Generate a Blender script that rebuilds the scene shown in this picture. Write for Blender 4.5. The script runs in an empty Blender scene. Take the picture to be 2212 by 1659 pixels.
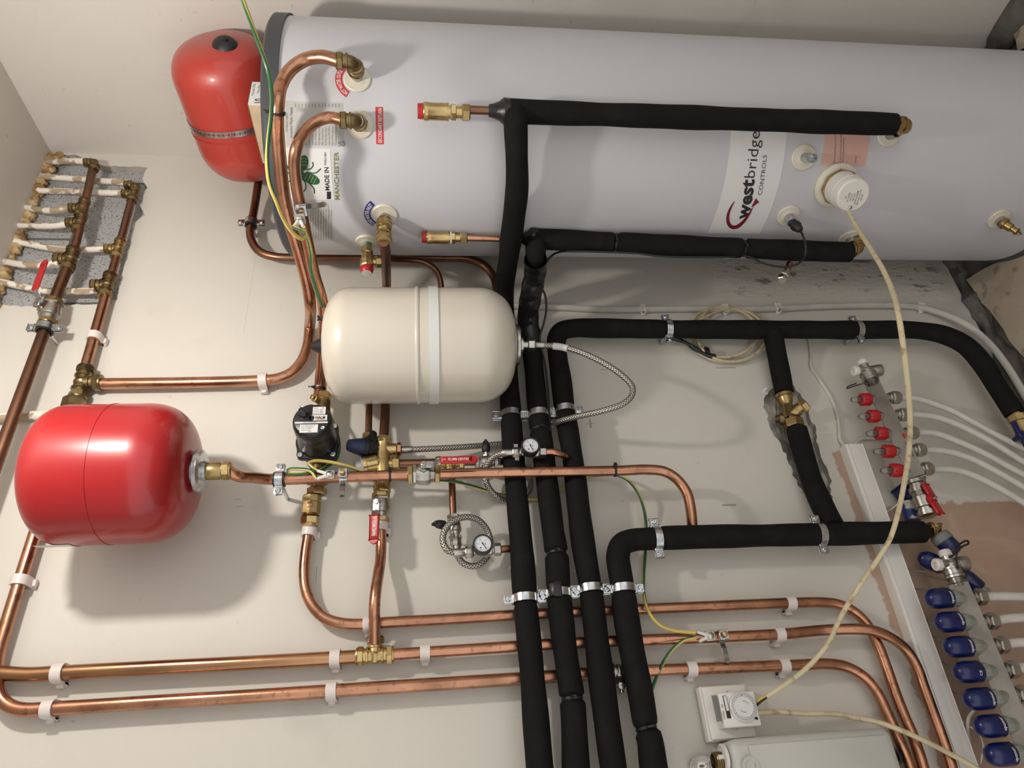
import bpy, bmesh, math, random
from mathutils import Vector, Matrix
random.seed(7)
PI = math.pi
V = Vector
# ------------------------------------------------------------------ camera
W, H = 2212, 1659
CX, CY = W / 2, H / 2
CAM = V((0.0, -1.5, 1.58))
_a = (13923 - CX, 673 - CY)
_b = (890 - CX, -1630 - CY)
FPX = math.sqrt(-(_a[0] * _b[0] + _a[1] * _b[1]))
_dn = V((_a[0], _a[1], FPX)).normalized()
_x = V((_b[0], _b[1], FPX)).normalized()
_x = (_x - _x.dot(_dn) * _dn).normalized()
_z = -_dn
_y = _z.cross(_x)
RIGHT = V((_x[0], _y[0], _z[0]))
DOWN = V((_x[1], _y[1], _z[1]))
FWD = V((_x[2], _y[2], _z[2]))
cam = bpy.data.cameras.new('camera')
camo = bpy.data.objects.new('camera', cam)
bpy.context.scene.collection.objects.link(camo)
cam.sensor_fit = 'HORIZONTAL'
cam.sensor_width = 36
cam.lens = 36 * FPX / W
cam.clip_start = 0.02
mw = Matrix.Identity(4)
for i in range(3):
    mw[i][0] = RIGHT[i]; mw[i][1] = -DOWN[i]; mw[i][2] = -FWD[i]; mw[i][3] = CAM[i]
camo.matrix_world = mw
S = bpy.context.scene
S.camera = camo
S.view_settings.view_transform = 'Standard'
S.view_settings.look = 'None'
S.view_settings.gamma = 1
S.view_settings.use_curve_mapping = False
S.view_settings.exposure = 0.45
w = bpy.data.worlds.new('world'); S.world = w
w.use_nodes = True
w.node_tree.nodes['Background'].inputs[0].default_value = (1, .99, .97, 1)
w.node_tree.nodes['Background'].inputs[1].default_value = 0.82
LAMP = V((0.80, -0.86, 2.33))
LAMP_POWER = 410
LAMP_COL = (1.0, .945, .87, 1)
ROOM_X0, ROOM_X1, ROOM_Y0, ROOM_Z1 = -1.9, 1.756, -2.7, 2.645

# ------------------------------------------------------------------ helpers
C = S.collection


def ray(u, v):
    return RIGHT * (u - CX) + DOWN * (v - CY) + FWD * FPX


def at(u, v, off=0.0):
    r = ray(u, v)
    return CAM + r * ((1.5 - off) / r.y)


def flo(u, v, z=0.0):
    r = ray(u, v)
    return CAM + r * ((z - CAM.z) / r.z)


def proj(p):
    q = V(p) - CAM
    zc = q.dot(FWD)
    return CX + FPX * q.dot(RIGHT) / zc, CY + FPX * q.dot(DOWN) / zc


AX = V((1.449, -.317, 0)); RC = .27


def cyp(u, v, e=0.0):
    """point where the pixel ray meets the hot water cylinder's side"""
    r = ray(u, v)
    o = V((CAM.x - AX.x, CAM.y - AX.y))
    A = r.x * r.x + r.y * r.y; B = 2 * (r.x * o.x + r.y * o.y); c = o.dot(o) - (RC + e) ** 2
    t = (-B - math.sqrt(max(B * B - 4 * A * c, 0))) / 2 / A
    return CAM + r * t


def cyn(p):
    return V((p.x - AX.x, p.y - AX.y, 0)).normalized()


def cya(ang, z, e=0.0):
    return V((AX.x + (RC + e) * math.cos(ang), AX.y + (RC + e) * math.sin(ang), z))


MATS = {}


def M(name, col, rough=.5, metal=0.0, col2=None, vs=6, vlo=.45, vhi=.62, bump=0.0, bs=60, coat=0.0, spec=None, col3=None, v3=40):
    if name in MATS: return MATS[name]
    m = bpy.data.materials.new(name); m.use_nodes = True
    nt = m.node_tree; N = nt.nodes; L = nt.links
    b = N['Principled BSDF']
    b.inputs['Base Color'].default_value = (*col, 1)
    b.inputs['Roughness'].default_value = rough
    b.inputs['Metallic'].default_value = metal
    b.inputs['Coat Weight'].default_value = coat
    b.inputs['Coat Roughness'].default_value = .08
    if spec is not None: b.inputs['Specular IOR Level'].default_value = spec
    if col2 or bump:
        tc = N.new('ShaderNodeTexCoord')
    src = None
    if col2:
        n = N.new('ShaderNodeTexNoise'); n.inputs['Scale'].default_value = vs; n.inputs['Detail'].default_value = 6
        L.new(tc.outputs['Object'], n.inputs['Vector'])
        mr = N.new('ShaderNodeMapRange'); mr.inputs[1].default_value = vlo; mr.inputs[2].default_value = vhi
        L.new(n.outputs['Fac'], mr.inputs[0])
        mx = N.new('ShaderNodeMix'); mx.data_type = 'RGBA'
        mx.inputs[6].default_value = (*col, 1); mx.inputs[7].default_value = (*col2, 1)
        L.new(mr.outputs[0], mx.inputs[0])
        src = mx.outputs[2]
        if col3:
            n3 = N.new('ShaderNodeTexNoise'); n3.inputs['Scale'].default_value = v3; n3.inputs['Detail'].default_value = 4
            L.new(tc.outputs['Object'], n3.inputs['Vector'])
            m3 = N.new('ShaderNodeMapRange'); m3.inputs[1].default_value = .56; m3.inputs[2].default_value = .68
            L.new(n3.outputs['Fac'], m3.inputs[0])
            mx3 = N.new('ShaderNodeMix'); mx3.data_type = 'RGBA'; mx3.inputs[7].default_value = (*col3, 1)
            L.new(m3.outputs[0], mx3.inputs[0]); L.new(src, mx3.inputs[6]); src = mx3.outputs[2]
        L.new(src, b.inputs['Base Color'])
    if bump:
        n = N.new('ShaderNodeTexNoise'); n.inputs['Scale'].default_value = bs; n.inputs['Detail'].default_value = 5
        L.new(tc.outputs['Object'], n.inputs['Vector'])
        bp = N.new('ShaderNodeBump'); bp.inputs['Strength'].default_value = bump; bp.inputs['Distance'].default_value = .002
        L.new(n.outputs['Fac'], bp.inputs['Height']); L.new(bp.outputs['Normal'], b.inputs['Normal'])
    MATS[name] = m
    return m


def uvmat(name, kind):
    """materials that follow the length of a tube: braided steel, striped earth wire, stained plastic"""
    m = bpy.data.materials.new(name); m.use_nodes = True
    nt = m.node_tree; N = nt.nodes; L = nt.links; b = N['Principled BSDF']
    uv = N.new('ShaderNodeUVMap'); uv.uv_map = 'UVMap'
    sp = N.new('ShaderNodeSeparateXYZ'); L.new(uv.outputs['UV'], sp.inputs[0])

    def mth(op, a, c):
        n = N.new('ShaderNodeMath'); n.operation = op
        for i, q in enumerate((a, c)):
            if q is None: continue
            if isinstance(q, (int, float)): n.inputs[i].default_value = q
            else: L.new(q, n.inputs[i])
        return n.outputs[0]
    if kind == 'braid':
        u9 = mth('MULTIPLY', sp.outputs['X'], 6.0); v9 = mth('MULTIPLY', sp.outputs['Y'], 150.0)
        a = mth('SINE', mth('MULTIPLY', mth('ADD', u9, v9), 2 * PI), None)
        c = mth('SINE', mth('MULTIPLY', mth('SUBTRACT', u9, v9), 2 * PI), None)
        h = mth('MAXIMUM', a, c)
        mr = N.new('ShaderNodeMapRange'); mr.inputs[1].default_value = -.6; mr.inputs[2].default_value = .8
        L.new(h, mr.inputs[0])
        mx = N.new('ShaderNodeMix'); mx.data_type = 'RGBA'
        mx.inputs[6].default_value = (.035, .032, .03, 1); mx.inputs[7].default_value = (.52, .49, .45, 1)
        L.new(mr.outputs[0], mx.inputs[0]); L.new(mx.outputs[2], b.inputs['Base Color'])
        bp = N.new('ShaderNodeBump'); bp.inputs['Strength'].default_value = .6; bp.inputs['Distance'].default_value = .0008
        L.new(h, bp.inputs['Height']); L.new(bp.outputs['Normal'], b.inputs['Normal'])
        b.inputs['Metallic'].default_value = .9; b.inputs['Roughness'].default_value = .38
    elif kind == 'earth':
        s = mth('FRACT', mth('ADD', sp.outputs['X'], mth('MULTIPLY', sp.outputs['Y'], 1.7)), None)
        g = mth('GREATER_THAN', s, .56)
        mx = N.new('ShaderNodeMix'); mx.data_type = 'RGBA'
        mx.inputs[6].default_value = (.60, .47, .13, 1); mx.inputs[7].default_value = (.018, .10, .035, 1)
        L.new(g, mx.inputs[0]); L.new(mx.outputs[2], b.inputs['Base Color']); b.inputs['Roughness'].default_value = .4
    elif kind == 'patchy':
        n = N.new('ShaderNodeTexNoise'); n.inputs['Scale'].default_value = 1.0; n.inputs['Detail'].default_value = 5
        cb = N.new('ShaderNodeCombineXYZ')
        L.new(mth('MULTIPLY', sp.outputs['X'], 1.5), cb.inputs[0]); L.new(mth('MULTIPLY', sp.outputs['Y'], 14), cb.inputs[1])
        gp = N.new('ShaderNodeNewGeometry')
        L.new(mth('MULTIPLY', 0, 0), cb.inputs[2])
        ad = N.new('ShaderNodeVectorMath'); ad.operation = 'MULTIPLY_ADD'
        L.new(gp.outputs['Position'], ad.inputs[0]); ad.inputs[1].default_value = (22, 22, 14); L.new(cb.outputs[0], ad.inputs[2])
        L.new(ad.outputs[0], n.inputs['Vector'])
        mr = N.new('ShaderNodeMapRange'); mr.inputs[1].default_value = .5; mr.inputs[2].default_value = .53
        L.new(n.outputs['Fac'], mr.inputs[0])
        mx = N.new('ShaderNodeMix'); mx.data_type = 'RGBA'
        mx.inputs[6].default_value = (.72, .66, .58, 1); mx.inputs[7].default_value = (.36, .27, .18, 1)
        L.new(mr.outputs[0], mx.inputs[0]); L.new(mx.outputs[2], b.inputs['Base Color']); b.inputs['Roughness'].default_value = .5
    MATS[name] = m
    return m


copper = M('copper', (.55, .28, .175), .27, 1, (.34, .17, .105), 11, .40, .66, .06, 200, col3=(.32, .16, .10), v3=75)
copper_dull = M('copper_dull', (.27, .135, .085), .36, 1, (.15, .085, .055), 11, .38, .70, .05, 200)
copper_gold = M('copper_gold', (.46, .26, .14), .25, 1, (.32, .17, .10), 8, .42, .7, .05, 200)
brass = M('brass', (.42, .31, .145), .34, 1, (.32, .23, .10), 40, .4, .7, .12, 300)
brass_dark = M('brass_dark', (.27, .20, .095), .36, 1, (.15, .11, .06), 40, .4, .7, .12, 300)
brass_bright = M('brass_bright', (.58, .43, .20), .28, 1, (.42, .30, .14), 30, .4, .7)
nickel = M('nickel', (.52, .50, .46), .30, 1, (.34, .32, .29), 30, .4, .7, .1, 300)
zinc = M('zinc', (.62, .64, .66), .25, 1, (.36, .37, .38), 60, .4, .7, .15, 200)
steel_brushed = M('steel_brushed', (.24, .22, .19), .33, 1, (.18, .16, .14), 20, .4, .7)
foam_black = M('foam_black', (.0068, .0065, .0062), .78, 0, (.010, .0096, .0092), 25, .5, .7, .35, 160, spec=.16)
tape_black = M('tape_black', (.007, .007, .0075), .36, 0, bump=.4, bs=90)
rubber = M('rubber', (.008, .008, .008), .5)
plast_black = M('plast_black', (.010, .010, .011), .34, 0, bump=.1, bs=150)
plast_white = M('plast_white', (.70, .67, .63), .38)
clip_white = M('clip_white', (.66, .60, .57), .35)
ivory = M('ivory', (.64, .60, .51), .4, 0, (.58, .53, .43), 20)
tank_white = M('tank_white', (.60, .555, .475), .30, coat=.35)
tank_red = M('tank_red', (.33, .007, .010), .33, 0, (.31, .009, .012), 5, coat=.4)
tank_red_dusty = M('tank_red_dusty', (.36, .030, .020), .40, 0, (.34, .042, .032), 5, coat=.45)
red_plastic = M('red_plastic', (.40, .013, .017), .38)
blue_plastic = M('blue_plastic', (.003, .009, .085), .30, 0, (.002, .007, .055), 20, coat=.12)
navy = M('navy', (.012, .022, .075), .45)
cyl_skin = M('cyl_skin', (.49, .49, .52), .42, 0, (.51, .505, .525), 3, .35, .7)
cap_grey = M('cap_grey', (.043, .046, .052), .5)
label_grey = M('label_grey', (.42, .42, .40), .45)
label_white = M('label_white', (.64, .64, .63), .40)
label_pink = M('label_pink', (.58, .36, .30), .5)
ink = M('ink', (.012, .012, .012), .5)
ink_grey = M('ink_grey', (.14, .14, .14), .5)
ink_white = M('ink_white', (.72, .70, .68), .45)
sign_red = M('sign_red', (.50, .02, .03), .4)
sign_blue = M('sign_blue', (.012, .02, .16), .4)
maroon = M('maroon', (.16, .008, .02), .4)
bee_green = M('bee_green', (.012, .085, .025), .5)
bee_line = M('bee_line', (.26, .36, .20), .5)
olive = M('olive', (.16, .20, .05), .5)
cardboard = M('cardboard', (.48, .36, .24), .8, 0, (.44, .33, .21), 30)
cream_cable = M('cream_cable', (.58, .50, .33), .45, 0, (.50, .42, .27), 18, col3=(.36, .27, .15), v3=60)
white_cable = M('white_cable', (.60, .57, .50), .45, 0, (.52, .49, .43), 20)
pipe_white = M('pipe_white', (.55, .53, .49), .42, 0, (.48, .46, .42), 14)
casing = M('casing', (.50, .50, .47), .42, 0, (.47, .47, .44), 8)
casing_grey = M('casing_grey', (.16, .16, .15), .5)
ptfe = M('ptfe', (.62, .56, .42), .5)
foam_yellow = M('foam_yellow', (.22, .12, .04), .85, 0, (.46, .33, .17), 35, .40, .6, .8, 70)
concrete = M('concrete', (.15, .14, .12), .9, 0, (.07, .065, .055), 9, .4, .65, .8, 60)
slab_m = M('slab_m', (.42, .36, .28), .7, 0, (.36, .30, .23), 5, .4, .65, .25, 60, col3=(.24, .19, .14), v3=24)
plaster_bare = M('plaster_bare', (.42, .38, .33), .9, 0, (.34, .31, .27), 14, bump=.5, bs=70)
green_seal = M('green_seal', (.05, .15, .05), .5, 0, (.2, .2, .2), 90, .5, .52)
seal_grey = M('seal_grey', (.20, .22, .18), .35, 0, (.26, .27, .24), 30)
paint_blotch = M('paint_blotch', (.012, .03, .13), .4, 0, (.42, .41, .38), 34, .50, .56)
copper_painted = M('copper_painted', (.30, .26, .22), .6, .3, (.40, .22, .14), 30, .5, .6)
braid = uvmat('braid', 'braid')
earth = uvmat('earth', 'earth')
patchy = uvmat('patchy', 'patchy')
glassm = M('clear_plastic', (.85, .85, .83), .08)
glassm.node_tree.nodes['Principled BSDF'].inputs['Transmission Weight'].default_value = .92
glassm.node_tree.nodes['Principled BSDF'].inputs['IOR'].default_value = 1.25
bulbm = bpy.data.materials.new('bulb_glow'); bulbm.use_nodes = True
_bb = bulbm.node_tree.nodes['Principled BSDF']
_bb.inputs['Emission Color'].default_value = LAMP_COL
_bb.inputs['Emission Strength'].default_value = LAMP_POWER


FLK = []


def wall_mat(name, base, alt, region=None, flake=None, ticks=()):
    """old emulsion over plaster: smudges, fine texture, pencil-like specks; region = bare pinkish plaster where paint stops"""
    m = bpy.data.materials.new(name); m.use_nodes = True
    nt = m.node_tree; N = nt.nodes; L = nt.links; b = N['Principled BSDF']
    b.inputs['Roughness'].default_value = .62
    tc = N.new('ShaderNodeTexCoord')

    def noise(sc, det=5, vec=None, rough=.5):
        n = N.new('ShaderNodeTexNoise'); n.inputs['Scale'].default_value = sc; n.inputs['Detail'].default_value = det
        n.inputs['Roughness'].default_value = rough
        L.new(vec or tc.outputs['Object'], n.inputs['Vector']); return n.outputs['Fac']

    def rng(s, lo, hi, a=0, c=1):
        r = N.new('ShaderNodeMapRange'); r.inputs[1].default_value = lo; r.inputs[2].default_value = hi
        r.inputs[3].default_value = a; r.inputs[4].default_value = c
        L.new(s, r.inputs[0]); return r.outputs[0]

    def mix(f, a, c):
        x = N.new('ShaderNodeMix'); x.data_type = 'RGBA'
        L.new(f, x.inputs[0])
        for i, q in ((6, a), (7, c)):
            if isinstance(q, tuple): x.inputs[i].default_value = (*q, 1)
            else: L.new(q, x.inputs[i])
        return x.outputs[2]
    c = mix(rng(noise(1.6), .4, .65), base, alt)
    c = mix(rng(noise(7, 6), .60, .78, 0, .35), c, tuple(q * .72 for q in base))
    c = mix(rng(noise(55, 3), .70, .77, 0, .45), c, tuple(q * .5 for q in base))
    if region:
        sp = N.new('ShaderNodeSeparateXYZ'); L.new(tc.outputs['Object'], sp.inputs[0])

        def mth(op, a, q):
            n = N.new('ShaderNodeMath'); n.operation = op
            for i, z in enumerate((a, q)):
                if isinstance(z, (int, float)): n.inputs[i].default_value = z
                else: L.new(z, n.inputs[i])
            return n.outputs[0]
        nx = mth('MULTIPLY', mth('SUBTRACT', noise(9, 6, rough=.65), .5), .09)
        f = None
        for (x0, x1, z0, z1) in region:
            xx = mth('ADD', sp.outputs['X'], nx); zz = mth('ADD', sp.outputs['Z'], nx)
            d = mth('MINIMUM', mth('MINIMUM', mth('SUBTRACT', xx, x0), mth('SUBTRACT', x1, xx)),
                    mth('MINIMUM', mth('SUBTRACT', zz, z0), mth('SUBTRACT', z1, zz)))
            g = rng(d, -.002, .004)
            f = g if f is None else mth('MAXIMUM', f, g)
        # crumbled, flaking paint low down beside the cylinder, hairline joint and pencil ticks
        def inside(x0, x1, z0, z1, soft=.0006, jit=None):
            xx, zz = sp.outputs['X'], sp.outputs['Z']
            if jit: xx = mth('ADD', xx, jit); zz = mth('ADD', zz, jit)
            d = mth('MINIMUM', mth('MINIMUM', mth('SUBTRACT', xx, x0), mth('SUBTRACT', x1, xx)), mth('MINIMUM', mth('SUBTRACT', zz, z0), mth('SUBTRACT', z1, zz)))
            return rng(d, 0, soft)
        mp = N.new('ShaderNodeMapping'); mp.inputs['Scale'].default_value = (34, 34, 12); L.new(tc.outputs['Object'], mp.inputs[0])
        fl_ = mth('MULTIPLY', inside(*flake, .06, nx), rng(noise(1.0, 6, mp.outputs[0], .7), .56, .60))
        c = mix(mth('MULTIPLY', fl_, .8), c, (.13, .12, .10))
        FLK.append((mth('MULTIPLY', inside(*flake, .06, nx), noise(1.0, 6, mp.outputs[0], .7))))
        for q in ticks: c = mix(mth('MULTIPLY', inside(*q), .55), c, (.12, .11, .10))
        pk = mix(rng(noise(4), .35, .65), (.44, .31, .23), (.36, .24, .18))
        c = mix(f, c, pk)
    L.new(c, b.inputs['Base Color'])
    bp = N.new('ShaderNodeBump'); bp.inputs['Strength'].default_value = .35; bp.inputs['Distance'].default_value = .003
    ad = N.new('ShaderNodeMath'); ad.operation = 'MULTIPLY_ADD'; ad.inputs[1].default_value = .25
    L.new(noise(90, 4), ad.inputs[0]); L.new(noise(9, 4), ad.inputs[2])
    if FLK:
        a2 = N.new('ShaderNodeMath'); a2.operation = 'MULTIPLY_ADD'; a2.inputs[1].default_value = 9.0
        L.new(FLK.pop(), a2.inputs[0]); L.new(ad.outputs[0], a2.inputs[2]); ad = a2
    L.new(ad.outputs[0], bp.inputs['Height']); L.new(bp.outputs['Normal'], b.inputs['Normal'])
    return m


def block_mat():
    m = bpy.data.materials.new('blockwork'); m.use_nodes = True
    nt = m.node_tree; N = nt.nodes; L = nt.links; b = N['Principled BSDF']
    b.inputs['Roughness'].default_value = .95
    tc = N.new('ShaderNodeTexCoord')
    mp = N.new('ShaderNodeMapping'); mp.inputs['Rotation'].default_value = (PI / 2, 0, 0); mp.inputs['Location'].default_value = (.1, .05, 0)
    L.new(tc.outputs['Object'], mp.inputs[0])
    br = N.new('ShaderNodeTexBrick'); br.inputs['Scale'].default_value = 1
    br.inputs['Brick Width'].default_value = .44; br.inputs['Row Height'].default_value = .225; br.inputs['Mortar Size'].default_value = .004
    br.inputs['Color1'].default_value = (.42, .415, .41, 1); br.inputs['Color2'].default_value = (.35, .35, .35, 1)
    br.inputs['Mortar'].default_value = (.13, .13, .13, 1)
    L.new(mp.outputs[0], br.inputs['Vector'])
    n = N.new('ShaderNodeTexNoise'); n.inputs['Scale'].default_value = 230; n.inputs['Detail'].default_value = 6
    L.new(tc.outputs['Object'], n.inputs['Vector'])
    r = N.new('ShaderNodeMapRange'); r.inputs[1].default_value = .56; r.inputs[2].default_value = .66
    L.new(n.outputs['Fac'], r.inputs[0])
    mx = N.new('ShaderNodeMix'); mx.data_type = 'RGBA'; mx.inputs[7].default_value = (.08, .08, .08, 1)
    L.new(r.outputs[0], mx.inputs[0]); L.new(br.outputs['Color'], mx.inputs[6])
    L.new(mx.outputs[2], b.inputs['Base Color'])
    bp = N.new('ShaderNodeBump'); bp.inputs['Strength'].default_value = .8; bp.inputs['Distance'].default_value = .004
    L.new(n.outputs['Fac'], bp.inputs['Height']); L.new(bp.outputs['Normal'], b.inputs['Normal'])
    return m


WL = {}


def base_of(o):
    return WL.get(o.name, V((0, 0, 0)))


def thing(name, label, cat, loc, group=None):
    o = bpy.data.objects.new(name, None); C.objects.link(o)
    o.empty_display_size = .02
    o.location = loc; WL[o.name] = V(loc)
    o['label'] = label; o['category'] = cat
    if group: o['group'] = group
    return o


def ob(name, bm, mat, parent=None, label=None, cat=None, group=None, sharp=.62, kind=None):
    if parent is not None: base = base_of(parent)
    else:
        base = V((0, 0, 0))
        if kind != 'structure':
            xs = [v.co for v in bm.verts]
            base = V(((min(q.x for q in xs) + max(q.x for q in xs)) / 2, (min(q.y for q in xs) + max(q.y for q in xs)) / 2, min(q.z for q in xs)))
    for v in bm.verts: v.co -= base
    bmesh.ops.recalc_face_normals(bm, faces=bm.faces[:])
    for f in bm.faces: f.smooth = True
    for e in bm.edges:
        if len(e.link_faces) == 2 and e.calc_face_angle(0) > sharp: e.smooth = False
    me = bpy.data.meshes.new(name); bm.to_mesh(me); bm.free()
    for q in (mat if isinstance(mat, (list, tuple)) else [mat]): me.materials.append(q)
    o = bpy.data.objects.new(name, me); C.objects.link(o)
    if parent is not None:
        o.parent = parent; WL[o.name] = base
    else:
        o.location = base; WL[o.name] = base
    if label: o['label'] = label
    if cat: o['category'] = cat
    if group: o['group'] = group
    if kind: o['kind'] = kind
    return o


def NB():
    bm = bmesh.new(); bm.loops.layers.uv.new('UVMap'); return bm


def frame(ax):
    ax = V(ax).normalized()
    t = V((0, 0, 1)) if abs(ax.z) < .9 else V((1, 0, 0))
    a = ax.cross(t).normalized(); b = ax.cross(a)
    return ax, a, b


def lathe(bm, o, ax, prof, seg=28, rot=0.0, ell=1.0):
    ax, a, b = frame(ax); o = V(o)
    rings = []
    for h, r in prof:
        r = max(r, 1e-5)
        rings.append([bm.verts.new(o + ax * h + (a * math.cos(rot + 2 * PI * i / seg) + b * math.sin(rot + 2 * PI * i / seg) * ell) * r) for i in range(seg)])
    for p, q in zip(rings, rings[1:]):
        for i in range(seg):
            j = (i + 1) % seg
            bm.faces.new((p[i], p[j], q[j], q[i]))
    if prof[0][1] > 1e-4: bm.faces.new(rings[0][::-1])
    if prof[-1][1] > 1e-4: bm.faces.new(rings[-1])
    return bm


def rod(bm, p, q, r, r2=None, seg=20):
    p, q = V(p), V(q)
    return lathe(bm, p, q - p, [(0, r), ((q - p).length, r if r2 is None else r2)], seg)


def hexa(bm, c, ax, l, r, rot=0.0, seg=6):
    return lathe(bm, V(c) - V(ax).normalized() * l / 2, ax, [(0, r * .86), (l * .13, r), (l * .87, r), (l, r * .86)], seg, rot)


def box(bm, c, x, y, z, bev=0.0, seg=2, ux=V((1, 0, 0)), uy=V((0, 1, 0)), uz=V((0, 0, 1))):
    g = bmesh.ops.create_cube(bm, size=1.0)
    vs = g['verts']
    for v in vs:
        v.co = V(c) + V(ux).normalized() * v.co.x * x + V(uy).normalized() * v.co.y * y + V(uz).normalized() * v.co.z * z
    if bev:
        es = list({e for v in vs for e in v.link_edges})
        bmesh.ops.bevel(bm, geom=es, offset=bev, segments=seg, affect='EDGES', profile=.5)
    return bm


def catmull(P, step=.008):
    if len(P) == 2:
        n = max(1, int((P[1] - P[0]).length / .03))
        return [P[0].lerp(P[1], i / n) for i in range(n + 1)]
    out = [P[0]]
    Q = [2 * P[0] - P[1]] + list(P) + [2 * P[-1] - P[-2]]
    for i in range(1, len(Q) - 2):
        p0, p1, p2, p3 = Q[i - 1:i + 3]
        d0 = max((p1 - p0).length, 1e-6) ** .5; d1 = max((p2 - p1).length, 1e-6) ** .5; d2 = max((p3 - p2).length, 1e-6) ** .5
        m1 = (p1 - p0) / d0 - (p2 - p0) / (d0 + d1) + (p2 - p1) / d1
        m2 = (p2 - p1) / d1 - (p3 - p1) / (d1 + d2) + (p3 - p2) / d2
        m1 *= d1; m2 *= d1
        n = max(1, int((p2 - p1).length / step))
        for k in range(1, n + 1):
            t = k / n; t2 = t * t; t3 = t2 * t
            out.append((2 * t3 - 3 * t2 + 1) * p1 + (t3 - 2 * t2 + t) * m1 + (-2 * t3 + 3 * t2) * p2 + (t3 - t2) * m2)
    return out


def path(spec, step=.008):
    """spec: (u,v,off) seen against the front wall at a stand-off, or 3-D vectors; missing offs are interpolated along the run"""
    it = []
    for s in spec:
        if isinstance(s, Vector): it.append([*proj(s), -s.y, s])
        else: it.append([s[0], s[1], s[2] if len(s) > 2 else None, None])
    acc = [0]
    for p, q in zip(it, it[1:]): acc.append(acc[-1] + math.hypot(q[0] - p[0], q[1] - p[1]))
    kn = [i for i, s in enumerate(it) if s[2] is not None]
    P = []
    for i, s in enumerate(it):
        if s[3] is not None: P.append(s[3]); continue
        if s[2] is None:
            lo = max([k for k in kn if k < i], default=kn[0]); hi = min([k for k in kn if k > i], default=kn[-1])
            t = 0 if acc[hi] == acc[lo] else (acc[i] - acc[lo]) / (acc[hi] - acc[lo])
            off = it[lo][2] + (it[hi][2] - it[lo][2]) * t
        else: off = s[2]
        P.append(at(s[0], s[1], off))
    return catmull(P, step)


def sweep(bm, pts, r, seg=16, cap=True, closed=False, ell=None):
    """tube with UVs (around, metres along). r may be a function of arc length"""
    uvl = bm.loops.layers.uv.verify()
    n = len(pts)
    T = []
    for i in range(n):
        a = pts[max(i - 1, 0)]; b = pts[min(i + 1, n - 1)]
        T.append((b - a).normalized())
    _, nrm, _ = frame(T[0])
    rings = []; s = 0; ss = []
    for i in range(n):
        if i: s += (pts[i] - pts[i - 1]).length
        nrm = (nrm - nrm.dot(T[i]) * T[i]).normalized(); bi = T[i].cross(nrm)
        rr = r(s) if callable(r) else r
        rings.append([bm.verts.new(pts[i] + (nrm * math.cos(2 * PI * k / seg) + bi * math.sin(2 * PI * k / seg)) * rr) for k in range(seg)])
        ss.append(s)
    for i in range(n - 1):
        for k in range(seg):
            j = (k + 1) % seg
            f = bm.faces.new((rings[i][k], rings[i][j], rings[i + 1][j], rings[i + 1][k]))
            for lp, (uu, vv) in zip(f.loops, ((k / seg, ss[i]), ((k + 1) / seg, ss[i]), ((k + 1) / seg, ss[i + 1]), (k / seg, ss[i + 1]))):
                lp[uvl].uv = (uu, vv)
    if cap:
        bm.faces.new(rings[0][::-1]); bm.faces.new(rings[-1])
    return bm


def arcs(pts, q):
    """arc length on pts closest to point q"""
    s = 0; best = (1e9, 0)
    for i, p in enumerate(pts):
        if i: s += (p - pts[i - 1]).length
        d = (p - q).length
        if d < best[0]: best = (d, s)
    return best[1]


def text_geo(s, w=None, h=None, bold=0.0, align='LEFT'):
    """letters as a flat mesh: (verts2d, faces) scaled to width w, cap height h"""
    cu = bpy.data.curves.new('t', 'FONT'); cu.body = s; cu.resolution_u = 2; cu.offset = bold
    o = bpy.data.objects.new('t', cu); C.objects.link(o)
    bpy.context.view_layer.update()
    dg = bpy.context.evaluated_depsgraph_get()
    me = o.evaluated_get(dg).to_mesh()
    vs = [(v.co.x, v.co.y) for v in me.vertices]; fs = [tuple(p.vertices) for p in me.polygons]
    o.evaluated_get(dg).to_mesh_clear()
    bpy.data.objects.remove(o); bpy.data.curves.remove(cu)
    if not vs: return [], []
    x0 = min(v[0] for v in vs); x1 = max(v[0] for v in vs)
    capz = .70
    sy = (h or 1) / capz
    sx = (w / (x1 - x0)) if w else sy
    return [((v[0] - x0) * sx, v[1] * sy) for v in vs], fs


def add_text(bm, s, fn, w=None, h=None, bold=0.0):
    vs, fs = text_geo(s, w, h, bold)
    V3 = [bm.verts.new(fn(a, b)) for a, b in vs]
    for f in fs:
        try: bm.faces.new([V3[i] for i in f])
        except ValueError: pass


def flat(o, rx, up, e=V((0, 0, 0))):
    o = V(o); rx = V(rx).normalized(); up = V(up).normalized()
    return lambda a, b: o + rx * a + up * b + e


def cyl_text(bm, s, p0, p1, hpx, bold=0.0, e=.0012):
    """letters wrapped on the cylinder, baseline from p0 to p1 (both as seen), cap height hpx"""
    A = cyp(*p0); B = cyp(*p1)
    a0 = math.atan2(A.y - AX.y, A.x - AX.x); a1 = math.atan2(B.y - AX.y, B.x - AX.x)
    z0, z1 = A.z, B.z
    while a1 - a0 > PI: a1 -= 2 * PI
    while a0 - a1 > PI: a1 += 2 * PI
    wd = abs(a1 - a0) * RC; sg = 1 if a1 > a0 else -1
    hh = cyp(p0[0] - hpx, p0[1]).z - z0
    add_text(bm, s, lambda a, b: cya(a0 + sg * a / RC, z0 + (z1 - z0) * a / wd + b, e), wd, hh, bold)


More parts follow.
